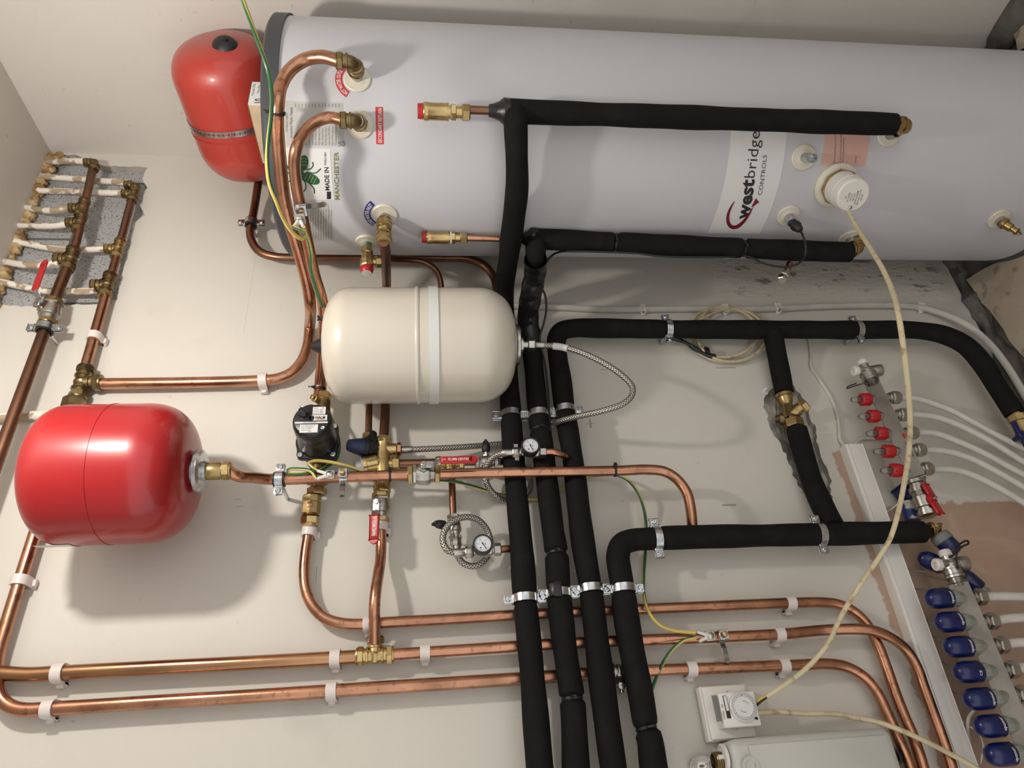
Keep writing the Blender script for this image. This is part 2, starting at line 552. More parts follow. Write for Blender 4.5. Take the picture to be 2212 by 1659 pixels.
def cyl_patch(p, q, e, r=None, corner=0):
    """rectangular sheet on the cylinder between two seen opposite corners"""
    bm = NB()
    A = cyp(*p); B = cyp(*q)
    a0 = math.atan2(A.y - AX.y, A.x - AX.x); a1 = math.atan2(B.y - AX.y, B.x - AX.x)
    while a1 - a0 > PI: a1 -= 2 * PI
    while a0 - a1 > PI: a1 += 2 * PI
    n = max(2, int(abs(a1 - a0) * RC / .008))
    rows = []
    for i in range(n + 1):
        a = a0 + (a1 - a0) * i / n
        rows.append([bm.verts.new(cya(a, z, ee)) for z, ee in ((A.z, 0), (A.z, e), (B.z, e), (B.z, 0))])
    for x, y in zip(rows, rows[1:]):
        for k in range(3): bm.faces.new((x[k], x[k + 1], y[k + 1], y[k]))
    bm.faces.new(rows[0]); bm.faces.new(rows[-1][::-1])
    return bm


def cyl_poly(bm, px, e=.0012):
    vs = [bm.verts.new(cyp(u, v, e)) for u, v in px]
    f = bm.faces.new(vs)
    bmesh.ops.triangulate(bm, faces=[f])


def cyl_strip(bm, px, wd, e=.0013):
    """ribbon on the cylinder along seen points with half-widths in pixels"""
    L_, R_ = [], []
    n = len(px)
    for i, (u, v) in enumerate(px):
        a = px[max(i - 1, 0)]; b = px[min(i + 1, n - 1)]
        d = V((b[0] - a[0], b[1] - a[1])).normalized(); q = wd[i] if isinstance(wd, (list, tuple)) else wd
        L_.append(bm.verts.new(cyp(u - d.y * q, v + d.x * q, e))); R_.append(bm.verts.new(cyp(u + d.y * q, v - d.x * q, e)))
    for i in range(n - 1): bm.faces.new((L_[i], L_[i + 1], R_[i + 1], R_[i]))


def smooth2(px, k=5):
    P = catmull([V((u, v, 0)) for u, v in px], 1e9)
    out = []
    Q = [2 * V((*px[0], 0)) - V((*px[1], 0))] + [V((*p, 0)) for p in px] + [2 * V((*px[-1], 0)) - V((*px[-2], 0))]
    for i in range(1, len(Q) - 2):
        for j in range(k):
            t = j / k
            p0, p1, p2, p3 = Q[i - 1:i + 3]
            q = .5 * ((2 * p1) + (p2 - p0) * t + (2 * p0 - 5 * p1 + 4 * p2 - p3) * t * t + (-p0 + 3 * p1 - 3 * p2 + p3) * t ** 3)
            out.append((q.x, q.y))
    out.append(tuple(px[-1]))
    return out


XX, YY, ZZ = V((1, 0, 0)), V((0, 1, 0)), V((0, 0, 1))
OUT = V((0, -1, 0))
R15, R22, R28 = .0075, .011, .0135
# ------------------------------------------------------------------ structure
pink = at(1990, 1100, 0)
reg = [(-3, at(1985, 1092, 0).x, -.2, at(1915, 1150, 0).z), (-3, at(1830, 975).x, at(1862, 1000).z, at(1806, 1010).z)]


def tick(u0, v0, u1, v1, wd=.0009):
    a, b = at(u0, v0), at(u1, v1)
    return (min(a.x, b.x) - wd, max(a.x, b.x) + wd, min(a.z, b.z) - wd, max(a.z, b.z) + wd)


zj = at(545, 600).z
ticks = [(at(520, 720).x, at(566, 470).x, zj - .0006, zj + .0006), tick(1295, 798, 1325, 798), tick(1546, 794, 1590, 795), tick(506, 1079, 520, 1079), tick(510, 1094, 527, 1093),
         tick(1265, 915, 1285, 915), tick(1275, 905, 1275, 924), tick(684, 1225, 682, 1260), tick(1680, 1322, 1695, 1322), tick(600, 835, 600, 842), tick(1560, 1090, 1590, 1092)]
flake = (at(1900, 650).x, at(1800, 520).x, at(2060, 620).z, at(1540, 620).z)
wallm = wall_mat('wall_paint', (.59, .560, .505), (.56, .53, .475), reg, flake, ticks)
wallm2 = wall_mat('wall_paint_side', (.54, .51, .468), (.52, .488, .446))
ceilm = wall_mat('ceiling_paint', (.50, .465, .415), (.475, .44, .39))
blockm = block_mat()


def rough_poly(pts, step=.012, amp=.004, seed=3):
    rnd = random.Random(seed); out = []
    n = len(pts)
    for i in range(n):
        a, b = V(pts[i]), V(pts[(i + 1) % n])
        k = max(1, int((b - a).length / step))
        for j in range(k):
            p = a.lerp(b, j / k)
            out.append(p + V((rnd.uniform(-amp, amp), 0, rnd.uniform(-amp, amp))))
    return out


def inplane(px, cl=None):
    o = []
    for u, v in px:
        p = at(u, v, 0)
        if cl: p = V((min(p.x, ROOM_X1 - .006), 0, min(p.z, ROOM_Z1 - .006)))
        o.append(p)
    return o


hole1 = rough_poly(inplane([(116, 322), (160, 333), (220, 358), (318, 361), (307, 386), (316, 407), (303, 440), (312, 464), (289, 482), (282, 519), (270, 561), (252, 646), (212, 657), (133, 659), (48, 662), (8, 657), (-60, 760), (-40, 600), (0, 560), (60, 455)], True), .012, .0025, 5)
hole2 = rough_poly(inplane([(1668, 838), (1652, 855), (1648, 880), (1660, 905), (1668, 935), (1690, 965), (1703, 1000), (1722, 1045), (1745, 1072), (1772, 1105), (1800, 1120), (1794, 1040), (1784, 1008), (1768, 968), (1760, 920), (1744, 885), (1726, 850), (1712, 833)]), .010, .004, 9)
bm = NB()
outer = [V((ROOM_X0, 0, 0.012)), V((ROOM_X1, 0, 0.012)), V((ROOM_X1, 0, ROOM_Z1)), V((ROOM_X0, 0, ROOM_Z1))]
es = []
for loop in (outer, hole1, hole2):
    vs = [bm.verts.new(p) for p in loop]
    for i in range(len(vs)): es.append(bm.edges.new((vs[i], vs[(i + 1) % len(vs)])))
bmesh.ops.triangle_fill(bm, edges=es, use_beauty=True)
g = bmesh.ops.extrude_face_region(bm, geom=bm.faces[:])
for v in [x for x in g['geom'] if isinstance(x, bmesh.types.BMVert)]: v.co.y += .022
for f in bm.faces:
    if abs(f.calc_center_median().y - .011) < .009 and abs(f.normal.y) < .5: f.material_index = 1
box(bm, ((ROOM_X0 + ROOM_X1) / 2, .0625, ROOM_Z1 / 2), ROOM_X1 - ROOM_X0 + .2, .08, ROOM_Z1 + .1)
for f in bm.faces:
    if f.calc_center_median().y > .0222: f.material_index = 2
ob('wall_front', bm, [wallm, plaster_bare, blockm], kind='structure')
bm = NB(); hx = [q.x for q in hole2]; hz = [q.z for q in hole2]
nx_, nz_ = 40, 60; g_ = [[bm.verts.new((min(hx) - .02 + (max(hx) - min(hx) + .04) * i / nx_, .0165 + .002 * math.sin(i * 1.7 + j * .6) * math.cos(j * .9) + random.uniform(-.003, .003), min(hz) - .02 + (max(hz) - min(hz) + .04) * j / nz_)) for j in range(nz_ + 1)] for i in range(nx_ + 1)]
for i in range(nx_):
    for j in range(nz_): bm.faces.new((g_[i][j], g_[i + 1][j], g_[i + 1][j + 1], g_[i][j + 1]))
ob('trim_3', bm, M('rubble_fill', (.44, .41, .36), .95, 0, (.20, .185, .165), 14, .48, .60, .8, 60), kind='structure', sharp=3)
bm = NB(); box(bm, (ROOM_X1 + .05, ROOM_Y0 / 2, ROOM_Z1 / 2), .1, -ROOM_Y0 + .4, ROOM_Z1 + .1)
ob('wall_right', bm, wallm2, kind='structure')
bm = NB(); box(bm, ((ROOM_X0 + ROOM_X1) / 2, ROOM_Y0 / 2, ROOM_Z1 + .05), ROOM_X1 - ROOM_X0 + .2, -ROOM_Y0 + .2, .1)
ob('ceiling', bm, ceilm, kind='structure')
# floor: a rough concrete screed with a worn slab laid on it short of the walls
bm = NB(); box(bm, ((ROOM_X0 + ROOM_X1) / 2, ROOM_Y0 / 2, -.07), ROOM_X1 - ROOM_X0 + .2, -ROOM_Y0 + .2, .1)
ob('floor', bm, concrete, kind='structure')
e1, e2, e3, e4 = flo(2085, 605), flo(2150, 690), flo(2212, 775), flo(2128, 582)
sl = [e1, e2, e3, V((ROOM_X0, e3.y + .02, 0)), V((ROOM_X0, ROOM_Y0, 0)), V((1.60, ROOM_Y0, 0)), V((1.655, -1.2, 0)), flo(2168, 0), flo(2182, 45), flo(2200, 110)]
for a in range(-60, -176, -10):
    q = cya(math.radians(a), 0, .035); sl.append(q)
a_end = math.atan2(e4.y - AX.y, e4.x - AX.x)
sl.append(e4)
rnd = random.Random(4)
out = []
for i in range(len(sl)):
    a, b = sl[i], sl[(i + 1) % len(sl)]
    k = max(1, min(60, int((b - a).length / .03)))
    for j in range(k):
        p = a.lerp(b, j / k); out.append(V((p.x + (rnd.uniform(-.004, .004) if p.x > ROOM_X0 + .01 else 0), p.y + rnd.uniform(-.004, .004), 0)))
bm = NB(); f = bm.faces.new([bm.verts.new(p) for p in out])
bmesh.ops.triangulate(bm, faces=[f])
g = bmesh.ops.extrude_face_region(bm, geom=bm.faces[:])
for v in [x for x in g['geom'] if isinstance(x, bmesh.types.BMVert)]: v.co.z -= .020
ob('floor_slab', bm, slab_m, kind='structure')
# dark cement fillet where the walls meet the floor
bm = NB()
sweep(bm, catmull([V((x, .0 + .006 * math.sin(x * 37), -.018)) for x in [ROOM_X0 + .02 + i * .06 for i in range(60)]], .03), lambda s: .030 + .008 * math.sin(s * 31) + .006 * math.sin(s * 83), 16)
for v_ in bm.verts: v_.co += V((rnd.uniform(-1, 1), rnd.uniform(-1, 1), rnd.uniform(-1, 1))) * .005
ob('trim_1', bm, concrete, kind='structure')
bm = NB()
sweep(bm, catmull([V((ROOM_X1 + .004, -.03 - i * .06, -.018)) for i in range(43)], .03), lambda s: .05 + .010 * math.sin(s * 27) + .006 * math.sin(s * 71), 16)
for v_ in bm.verts: v_.co += V((rnd.uniform(-1, 1), rnd.uniform(-1, 1), rnd.uniform(-1, 1))) * .006
ob('trim_2', bm, concrete, kind='structure')
# expanding foam squeezed in along the ceiling
bm = NB()
fp = [(118, 330), (104, 352), (93, 375), (80, 400), (66, 430), (50, 462), (34, 495), (16, 530), (0, 562), (-25, 612), (-60, 680)]
pts = catmull([V((min(at(u, v, .0).x, ROOM_X1 - .012), -.002, ROOM_Z1 - .006)) for u, v in fp], .004)
rr = random.Random(2); ph = [rr.uniform(0, 6) for _ in range(6)]
sweep(bm, pts, lambda s: .0105 + .003 * math.sin(s * 61 + ph[0]) + .003 * math.sin(s * 143 + ph[1]) + .0025 * math.sin(s * 290 + ph[2]), 14)
for v in bm.verts: v.co += V((rr.uniform(-1, 1), rr.uniform(-1, 1), rr.uniform(-1, 1))) * .0028
ob('expanding_foam', bm, foam_yellow, None, 'yellow-brown expanding foam squeezed along the joint between ceiling and bare blocks', 'foam')
bm = NB()
for k, (u, v) in enumerate([(128, 336), (140, 345), (122, 350), (112, 366), (104, 380), (120, 340)]):
    lathe(bm, at(u, v, .004), (rr.uniform(-.5, .5), -1, rr.uniform(-.5, .5)), [(-.010, 0), (-.008, .008), (0, .012), (.006, .008), (.009, 0)], 9, k)
ob('foam_lump', bm, foam_yellow, None, 'lumpy blob of dried yellow foam in the top corner where ceiling and two walls meet', 'foam')

# ------------------------------------------------------------------ lamp
t = thing('ceiling_lamp', 'bare bulb lamp hanging from the ceiling above the pipework', 'lamp', (LAMP.x, LAMP.y, ROOM_Z1))
bm = NB(); lathe(bm, (LAMP.x, LAMP.y, ROOM_Z1), (0, 0, -1), [(0, .05), (.02, .045), (.03, .012)]); rod(bm, (LAMP.x, LAMP.y, ROOM_Z1), (LAMP.x, LAMP.y, LAMP.z + .09), .003, seg=8)
ob('ceiling_rose', bm, plast_white, t)
bm = NB(); lathe(bm, (LAMP.x, LAMP.y, LAMP.z + .11), (0, 0, -1), [(0, .008), (.01, .018), (.055, .02), (.06, .014)])
ob('lamp_holder', bm, plast_white, t)
bm = NB(); lathe(bm, (LAMP.x, LAMP.y, LAMP.z + .055), (0, 0, -1), [(0, .013), (.015, .016), (.03, .026), (.045, .031), (.06, .032), (.075, .027), (.085, .016), (.089, 0)])
ob('bulb', bm, bulbm, t)

# ------------------------------------------------------------------ hot water cylinder
CY_ = thing('hot_water_cylinder', 'tall white unvented hot water cylinder with grey top rim standing in the corner', 'water cylinder', (AX.x, AX.y, 0))
bm = NB(); lathe(bm, (AX.x, AX.y, .012), ZZ, [(0, RC - .01), (.008, RC - .001), (.02, RC), (1.865, RC)], 96)
ob('body', bm, cyl_skin, CY_)
bm = NB(); lathe(bm, (AX.x, AX.y, 1.872), ZZ, [(0, RC + .001), (.0, RC + .005), (.030, RC + .005), (.036, RC - .002), (.038, RC - .03), (.040, 0)], 96)
ob('top_rim', bm, cap_grey, CY_)
bm = NB(); lathe(bm, (AX.x, AX.y, -.018), ZZ, [(0, RC + .004), (.034, RC + .004), (.036, RC - .002), (.036, RC - .03)], 96)
ob('base_ring', bm, cap_grey, CY_)


def port(fl, name, r=.027, stub=None, stubr=.0115, mat=None):
    """ivory flange on the cylinder wall; returns its centre and outward normal"""
    p = cyp(*fl); n = cyn(p)
    bm = NB(); lathe(bm, p - n * .005, n, [(0, r * .9), (.004, r), (.007, r), (.009, r * .93), (.0085, r * .86), (.012, r * .45), (.013, 0)], 36)
    f = ob(name, bm, ivory, CY_)
    if stub:
        bm = NB(); lathe(bm, p, n, [(0, stubr), (stub, stubr), (stub, stubr * .8), (stub * .5, stubr * .8), (stub * .5, 0)], 24)
        ob('stub', bm, mat or nickel, f)
    return p, n


# stickers and lettering (all lie on the curved shell)
ob('sticker', cyl_patch((614, 218), (743, 317), .0006), label_grey, CY_, 'grey data sticker')
ob('sticker', cyl_patch((612, 319), (722, 432), .0006), label_white, CY_, 'white sticker with a green bee')
ob('sticker', cyl_patch((640, 438), (722, 520), .0006), label_grey, CY_, 'small grey text sticker')
ob('sticker', cyl_patch((811, 231), (829, 312), .0006), sign_red, CY_, 'red sticker with white lettering')
ob('sticker', cyl_patch((1580, 252), (1640, 505), .0005), label_white, CY_, 'pale sticker with black lettering')
ob('sticker', cyl_patch((1783, 262), (1868, 360), .0006), label_pink, CY_, 'pink note with black text')
bm = NB()
cyl_text(bm, 'WORLD HEAT', (622, 286), (622, 243), 5)
cyl_text(bm, 'Unvented Water Heater', (632, 299), (632, 231), 6, .01)
ls = ['Max. Primary Coil', 'Max Operating Pressure', 'Operating Pressure Primary', 'Operating Pressure', 'Max. Primary Coil Pressure', 'Max Operating Temp', 'Max. Primary Duty', 'Primary Flow Rated', 'Heat Loss kWh/24hrs', 'Date of Manufacture', 'Manufactured Standard']
for i, s in enumerate(ls): cyl_text(bm, s, (655 + i * 7.2, 313), (655 + i * 7.2, 313 - len(s) * 2.1), 3.6)
for i in range(14): cyl_text(bm, '3 Bar' if i % 3 else 'kW', (640 + i * 7.2, 232), (640 + i * 7.2, 224), 3.2)
cyl_text(bm, 'UK', (737, 316), (737, 304), 7, .03); cyl_text(bm, 'CA', (745, 316), (745, 304), 6, .03)
ob('lettering', bm, ink_grey, CY_)
bm = NB(); cyl_text(bm, 'MADE IN', (712, 411), (710, 361), 9.5, .02); cyl_text(bm, 'WORLD HEAT', (705, 357), (705, 328), 4.5, .01)
cyl_poly(bm, [(706, 430), (715, 430), (715, 414), (706, 414)])
ob('lettering', bm, ink, CY_)
bm = NB(); cyl_text(bm, 'MANCHESTER', (733, 431), (731, 328), 9.5, .012)
ob('lettering', bm, olive, CY_, 'olive green lettering')
bm = NB()
for i in range(9): cyl_text(bm, 'Installed in accordance with the instructions'[:38 - i * 2], (672 + i * 5.6, 516), (672 + i * 5.6, 452), 3)
ob('lettering', bm, ink_grey, CY_)
bm = NB(); cyl_text(bm, 'SECONDARY RETURN', (825, 309), (825, 235), 8, .012)
ob('lettering', bm, ink_white, CY_, 'white lettering')
bm = NB(); cyl_text(bm, 'west', (1615, 473), (1629, 387), 27, .032)
ob('lettering', bm, ink, CY_, 'bold black lettering')
bm = NB(); cyl_text(bm, 'bridge', (1629, 384), (1641, 284), 23, -.004); cyl_text(bm, 'CONTROLS', (1645, 421), (1656, 335), 9, -.004)
ob('lettering', bm, ink, CY_)
bm = NB()
for i, s in enumerate(['Maintain Peak Efficiency and Comfort', 'Schedule Your Annual Heat Pump Service', 'Premier Heating Conditions', 'Contact']):
    u = 1803 + [0, 12, 18, 45][i]; cyl_text(bm, s, (u, 353), (u + 2, 353 - min(82, len(s) * 2.1)), 3.6)
cyl_text(bm, 'PRE', (1859, 292), (1861, 262), 5, .02)
ob('lettering', bm, ink_grey, CY_)
bm = NB()
sw = smooth2([(1587, 435), (1579, 448), (1573, 464), (1573, 480), (1580, 490), (1592, 490), (1605, 480), (1616, 466), (1624, 452), (1629, 440)], 5)
cyl_strip(bm, sw, [.5 + 3.4 * math.sin(PI * min(i / len(sw) * 1.1, 1)) ** .8 for i in range(len(sw))])
cyl_poly(bm, [(1623, 447), (1633, 428), (1640, 437), (1634, 441), (1628, 446)], .0014)
ob('logo', bm, maroon, CY_, 'dark red swoosh')
bm = NB()


def ell(cu, cv, a, b, th, n=20):
    return [(cu + a * math.cos(2 * PI * i / n) * math.cos(th) - b * math.sin(2 * PI * i / n) * math.sin(th), cv + a * math.cos(2 * PI * i / n) * math.sin(th) + b * math.sin(2 * PI * i / n) * math.cos(th)) for i in range(n)]


cyl_poly(bm, ell(671, 386, 21, 11, .42)); cyl_poly(bm, ell(656, 352, 10, 17, .1)); cyl_poly(bm, ell(650, 372, 6, 6, 0))
for st in ([(617, 354), (624, 366), (630, 372), (645, 374)], [(616, 376), (628, 373), (645, 374)], [(618, 394), (628, 390), (640, 378)], [(660, 366), (670, 365), (676, 358), (675, 350)],
           [(662, 372), (680, 374), (688, 369), (693, 364)], [(652, 385), (660, 396), (660, 408), (655, 415)], [(660, 388), (670, 398), (678, 408), (679, 418)]):
    cyl_strip(bm, smooth2(st, 4), 1.3)
ob('logo', bm, bee_green, CY_, 'dark green bee')
bm = NB()
for k in (-10, -3, 4, 11):
    cu, cv = 671 + k * .91, 386 + k * .41
    cyl_strip(bm, smooth2([(cu + 3, cv - 7), (cu - 1, cv), (cu - 4, cv + 7)], 3), .6, .0018)
for k in (-8, -1, 6): cyl_strip(bm, [(649, 352 + k), (656, 349 + k), (663, 352 + k)], .6, .0018)
ob('logo', bm, bee_line, CY_, 'pale green stripes of the bee')


def arc_label(fl, tip_a0, tip_a1, r0, r1, s, mat, lab):
    """ring segment round a port; angles seen in the picture's world frame (0 = right on the shell, pi/2 = up)"""
    p = cyp(*fl); a0 = math.atan2(p.y - AX.y, p.x - AX.x)
    fn = lambda x, z, e: cya(a0 + x / RC, p.z + z, e)
    bm = NB(); n = 18; pv = None
    for i in range(n + 1):
        a = tip_a0 + (tip_a1 - tip_a0) * i / n
        q = [bm.verts.new(fn(rr_ * math.cos(a), rr_ * math.sin(a), e_)) for rr_, e_ in ((r0, 0), (r0, .0008), (r1, .0008), (r1, 0))]
        if pv:
            for k in range(3): bm.faces.new((pv[k], pv[k + 1], q[k + 1], q[k]))
        pv = q
    ob('sticker', bm, mat, CY_, lab)
    bm = NB(); rm = r0 + (r1 - r0) * .22; L_ = abs(tip_a1 - tip_a0) * rm * .92; d = -1
    st = tip_a0 - .04
    add_text(bm, s, lambda a, b: fn((rm + b) * math.cos(st - a / rm), (rm + b) * math.sin(st - a / rm), .0016), L_, (r1 - r0) * .6, .02)
    ob('lettering', bm, ink_white, CY_, 'white lettering')


arc_label((772, 172), PI * .83, PI * .27, .031, .045, 'HOT WATER OUTLET', sign_red, 'red curved sticker')
arc_label((831, 463), PI * .78, PI * .22, .031, .045, 'COLD WATER INLET', sign_blue, 'blue curved sticker')

# ports; p_* centre, n_* outward normal
pH, nH = port((772, 172), 'port_flange', .028, .05, .0105)
pS, nS = port((778, 270), 'port_flange', .028, .05, .0105)
pC, nC = port((831, 463), 'port_flange', .028, .035, .0105)
pT, nT = port((793, 520), 'port_flange', .026, .022, .0105, green_seal)
pI, nI = port((1918, 292), 'port_flange', .026, .03, .012)
pJ, nJ = port((1836, 512), 'port_flange', .026, .02, .012)
port((1735, 340), 'port_flange', .028, .044, .0105, zinc)
pN, nN = port((1702, 465), 'port_flange', .027, .030, .0115, zinc)
pD, nD = port((2157, 472), 'port_flange', .026, .018, .012)
# ------------------------------------------------------------------ builders for pipework


def nearpx(pts, uv):
    """point and tangent of a run closest to a seen point"""
    best = (1e9, 0)
    for i, p in enumerate(pts):
        a = proj(p); d = (a[0] - uv[0]) ** 2 + (a[1] - uv[1]) ** 2
        if d < best[0]: best = (d, i)
    i = best[1]
    # refine on the neighbouring segments
    bd = (1e9, pts[i])
    for j in (i - 1, i):
        if 0 <= j < len(pts) - 1:
            for k in range(21):
                q = pts[j].lerp(pts[j + 1], k / 20); a = proj(q); d = (a[0] - uv[0]) ** 2 + (a[1] - uv[1]) ** 2
                if d < bd[0]: bd = (d, q)
    return bd[1], (pts[min(i + 1, len(pts) - 1)] - pts[max(i - 1, 0)]).normalized()


def cpipe(label, spec, r=R22, mat=None, group=None, name='copper_pipe', cat='pipe', seg=20):
    pts = path(spec); bm = NB(); sweep(bm, pts, r, seg)
    ob(name, bm, mat or copper, None, label, cat, group)
    return pts


def cable(label, spec, r, mat, name='cable', cat='cable', group=None, step=.006, seg=10, parent=None):
    pts = path(spec, step); bm = NB(); sweep(bm, pts, r, seg)
    ob(name, bm, mat, parent, label, cat, group)
    return pts


def insul(label, spec, r=.0245, necks=(), mat=None, wob=.0008, group=None):
    pts = path(spec)
    nk = [(arcs(pts, nearpx(pts, uv)[0]), d, wd) for uv, d, wd in necks]
    ph = random.uniform(0, 6)

    def rf(s):
        k = r + wob * math.sin(s * 19 + ph) + wob * .6 * math.sin(s * 47 + ph * 2)
        for s0, d, wd in nk: k -= r * d * math.exp(-((s - s0) / wd) ** 4)
        return k
    bm = NB(); sweep(bm, catmull(pts, .004), rf, 28)
    # slit seam along the foam
    o = ob('insulated_pipe', bm, mat or foam_black, None, label, 'pipe', group)
    return pts


def bez(p0, c, p1, n=8):
    return [p0 * (1 - t) ** 2 + c * 2 * t * (1 - t) + p1 * t * t for t in [i / n for i in range(n + 1)]]


def fitting(name, label, cat, c, dirs, r, mat, arm=None, nutmat=None, nuts=True, group=None, body_r=None, nseg=6, arms=None):
    """compression elbow / tee: curved or crossed body and a hexagonal nut on every arm"""
    c = V(c); t = thing(name, label, cat, c, group); arm = arm or r * 2.1; br = body_r or r * 1.28
    dirs = [V(d).normalized() for d in dirs]
    bm = NB()
    if len(dirs) == 2 and abs(dirs[0].dot(dirs[1])) < .9:
        sweep(bm, bez(c + dirs[0] * arm * 1.05, c, c + dirs[1] * arm * 1.05), br, 18)
    else:
        for d in dirs: rod(bm, c, c + d * arm * 1.05, br)
        lathe(bm, c - dirs[0] * br, dirs[0], [(0, br * .5), (br * .4, br * .92), (br, br * 1.12), (br * 1.6, br * .92), (br * 2, br * .5)], 20)
    for i, d in enumerate(dirs): lathe(bm, c + d * arm * .55, d, [(0, br * 1.02), (.001, br * 1.18), (.004, br * 1.18), (.005, br)], 20)
    ob('body', bm, mat, t)
    if nuts:
        for i, d in enumerate(dirs):
            L_ = r * 1.15
            bm = NB(); hexa(bm, c + d * (arm + L_ * .45), d, L_, r * 1.62, .3)
            lathe(bm, c + d * (arm + L_ * .9), d, [(0, r * 1.5), (r * .22, r * 1.45), (r * .3, r * 1.08)], 20)
            ob('nut', bm, nutmat or mat, t)
    return t


def ringband(bm, p, T, r, wdt, th=.0022, seg=36):
    T = V(T).normalized(); p = V(p)
    lathe(bm, p - T * wdt / 2, T, [(0, r), (0, r + th), (wdt, r + th), (wdt, r)], seg)
    return bm


def band_open(bm, p, T, r, wdt, th=.0022, seg=36):
    """open-ended tube band (no end caps) so that the pipe shows through"""
    T = V(T).normalized(); p = V(p); _, a, b = frame(T)
    rings = []
    for h, rr_ in ((-wdt / 2, r), (-wdt / 2, r + th), (wdt / 2, r + th), (wdt / 2, r)):
        rings.append([bm.verts.new(p + T * h + (a * math.cos(2 * PI * i / seg) + b * math.sin(2 * PI * i / seg)) * rr_) for i in range(seg)])
    for x in range(4):
        P_, Q_ = rings[x], rings[(x + 1) % 4]
        for i in range(seg): bm.faces.new((P_[i], P_[(i + 1) % seg], Q_[(i + 1) % seg], Q_[i]))


def clamp(label, p, T, r, rubber_on=False, group='zinc pipe clamps', tilt=0.0):
    p = V(p); T = V(T).normalized(); N_ = (OUT - OUT.dot(T) * T).normalized(); E_ = T.cross(N_).normalized()
    if tilt:
        q = Matrix.Rotation(tilt, 3, T); E_ = q @ E_; N_ = q @ N_
    t = thing('pipe_clamp', label, 'pipe clamp', V((p.x, 0, p.z)), group)
    bm = NB(); band_open(bm, p, T, r, .0155, .0024)
    for s in (-1, 1):
        for k in (-1, 1):
            box(bm, p + E_ * s * (r + .0095) + N_ * k * .0035, .020, .018, .0026, .0012, 2, E_, T, N_)
        box(bm, p + E_ * s * (r + .002) , .006, .018, .010, .001, 1, E_, T, N_)
    ob('band', bm, zinc, t)
    for s in (-1, 1):
        bm = NB(); c = p + E_ * s * (r + .012)
        lathe(bm, c - N_ * .012, N_, [(0, .0025), (.015, .0025), (.016, .006), (.018, .006), (.0195, .0045), (.0195, .0018), (.0175, .0016), (.0175, 0)], 18)
        ob('screw', bm, zinc, t)
    bm = NB(); b = p - N_ * (r + .002)
    rod(bm, b, V((b.x, .012, b.z)), .0042, seg=14); hexa(bm, b - N_ * .003, N_, .007, .0085)
    for i in range(5):
        pass
    ob('stud', bm, zinc, t)
    if rubber_on:
        bm = NB(); band_open(bm, p, T, r - .0035, .023, .0042)
        ob('rubber_lining', bm, rubber, t)
    return t


def clip(label, p, T, r=R22, group='white plastic pipe clips', wd=.019):
    p = V(p); T = V(T); T = V((T.x, 0, T.z)).normalized(); E_ = T.cross(OUT).normalized(); d = -p.y
    if E_.z + E_.x * .5 > 0: E_ = -E_
    Ro = r + .0038; Ri = r + .0006
    prof = [(-Ro, -d)] + [(-Ro * math.cos(a), Ro * math.sin(a)) for a in [i * PI / 12 for i in range(13)]] + [(Ro, -d)]
    inn = [(Ri, -d + .004)] + [(Ri * math.cos(a), Ri * math.sin(a)) for a in [i * PI / 12 for i in range(13)]] + [(-Ri, -d + .004)]
    P2 = prof + inn
    fn = lambda q, s: p + E_ * q[0] + OUT * q[1] + T * s
    bm = NB()
    A = [bm.verts.new(fn(q, -wd / 2)) for q in P2]; B = [bm.verts.new(fn(q, wd / 2)) for q in P2]
    n = len(P2)
    for i in range(n): bm.faces.new((A[i], A[(i + 1) % n], B[(i + 1) % n], B[i]))
    m = len(prof)
    for L_ in (A, B):
        for i in range(m - 1):
            bm.faces.new((L_[i], L_[i + 1], L_[n - 2 - i], L_[n - 1 - i]))
        bm.faces.new((L_[0], L_[m - 1], L_[m], L_[n - 1]))
    t = thing('pipe_clip', label, 'pipe clip', V((p.x, 0, p.z)), group)
    ob('clip_body', bm, clip_white, t)
    bm = NB(); box(bm, V((p.x, 0, p.z)) + E_ * (Ro + .003) + OUT * .010, .007, wd * .7, .010, .001, 1, E_, T, OUT)
    box(bm, V((p.x, 0, p.z)) + E_ * (Ro + .0015) + OUT * .0035, .005, wd, .006, .001, 1, E_, T, OUT)
    ob('latch', bm, clip_white, t)
    return t


def tie(label, p, T, r, side=None, group='black cable ties', wd=.0045):
    p = V(p); T = V(T).normalized(); side = side or OUT
    N_ = (V(side) - V(side).dot(T) * T).normalized(); E_ = T.cross(N_)
    t = thing('cable_tie', label, 'cable tie', p, group)
    bm = NB(); band_open(bm, p, T, r, wd, .0012, 24)
    ob('strap', bm, rubber, t)
    bm = NB(); box(bm, p + N_ * (r + .0035), .006, .0055, .007, .0008, 1, E_, T, N_)
    box(bm, p + N_ * (r + .008) + E_ * .004, .012, .003, .0012, 0, 1, (E_ + N_ * .5), T, (N_ - E_ * .5))
    ob('head', bm, rubber, t)
    return t


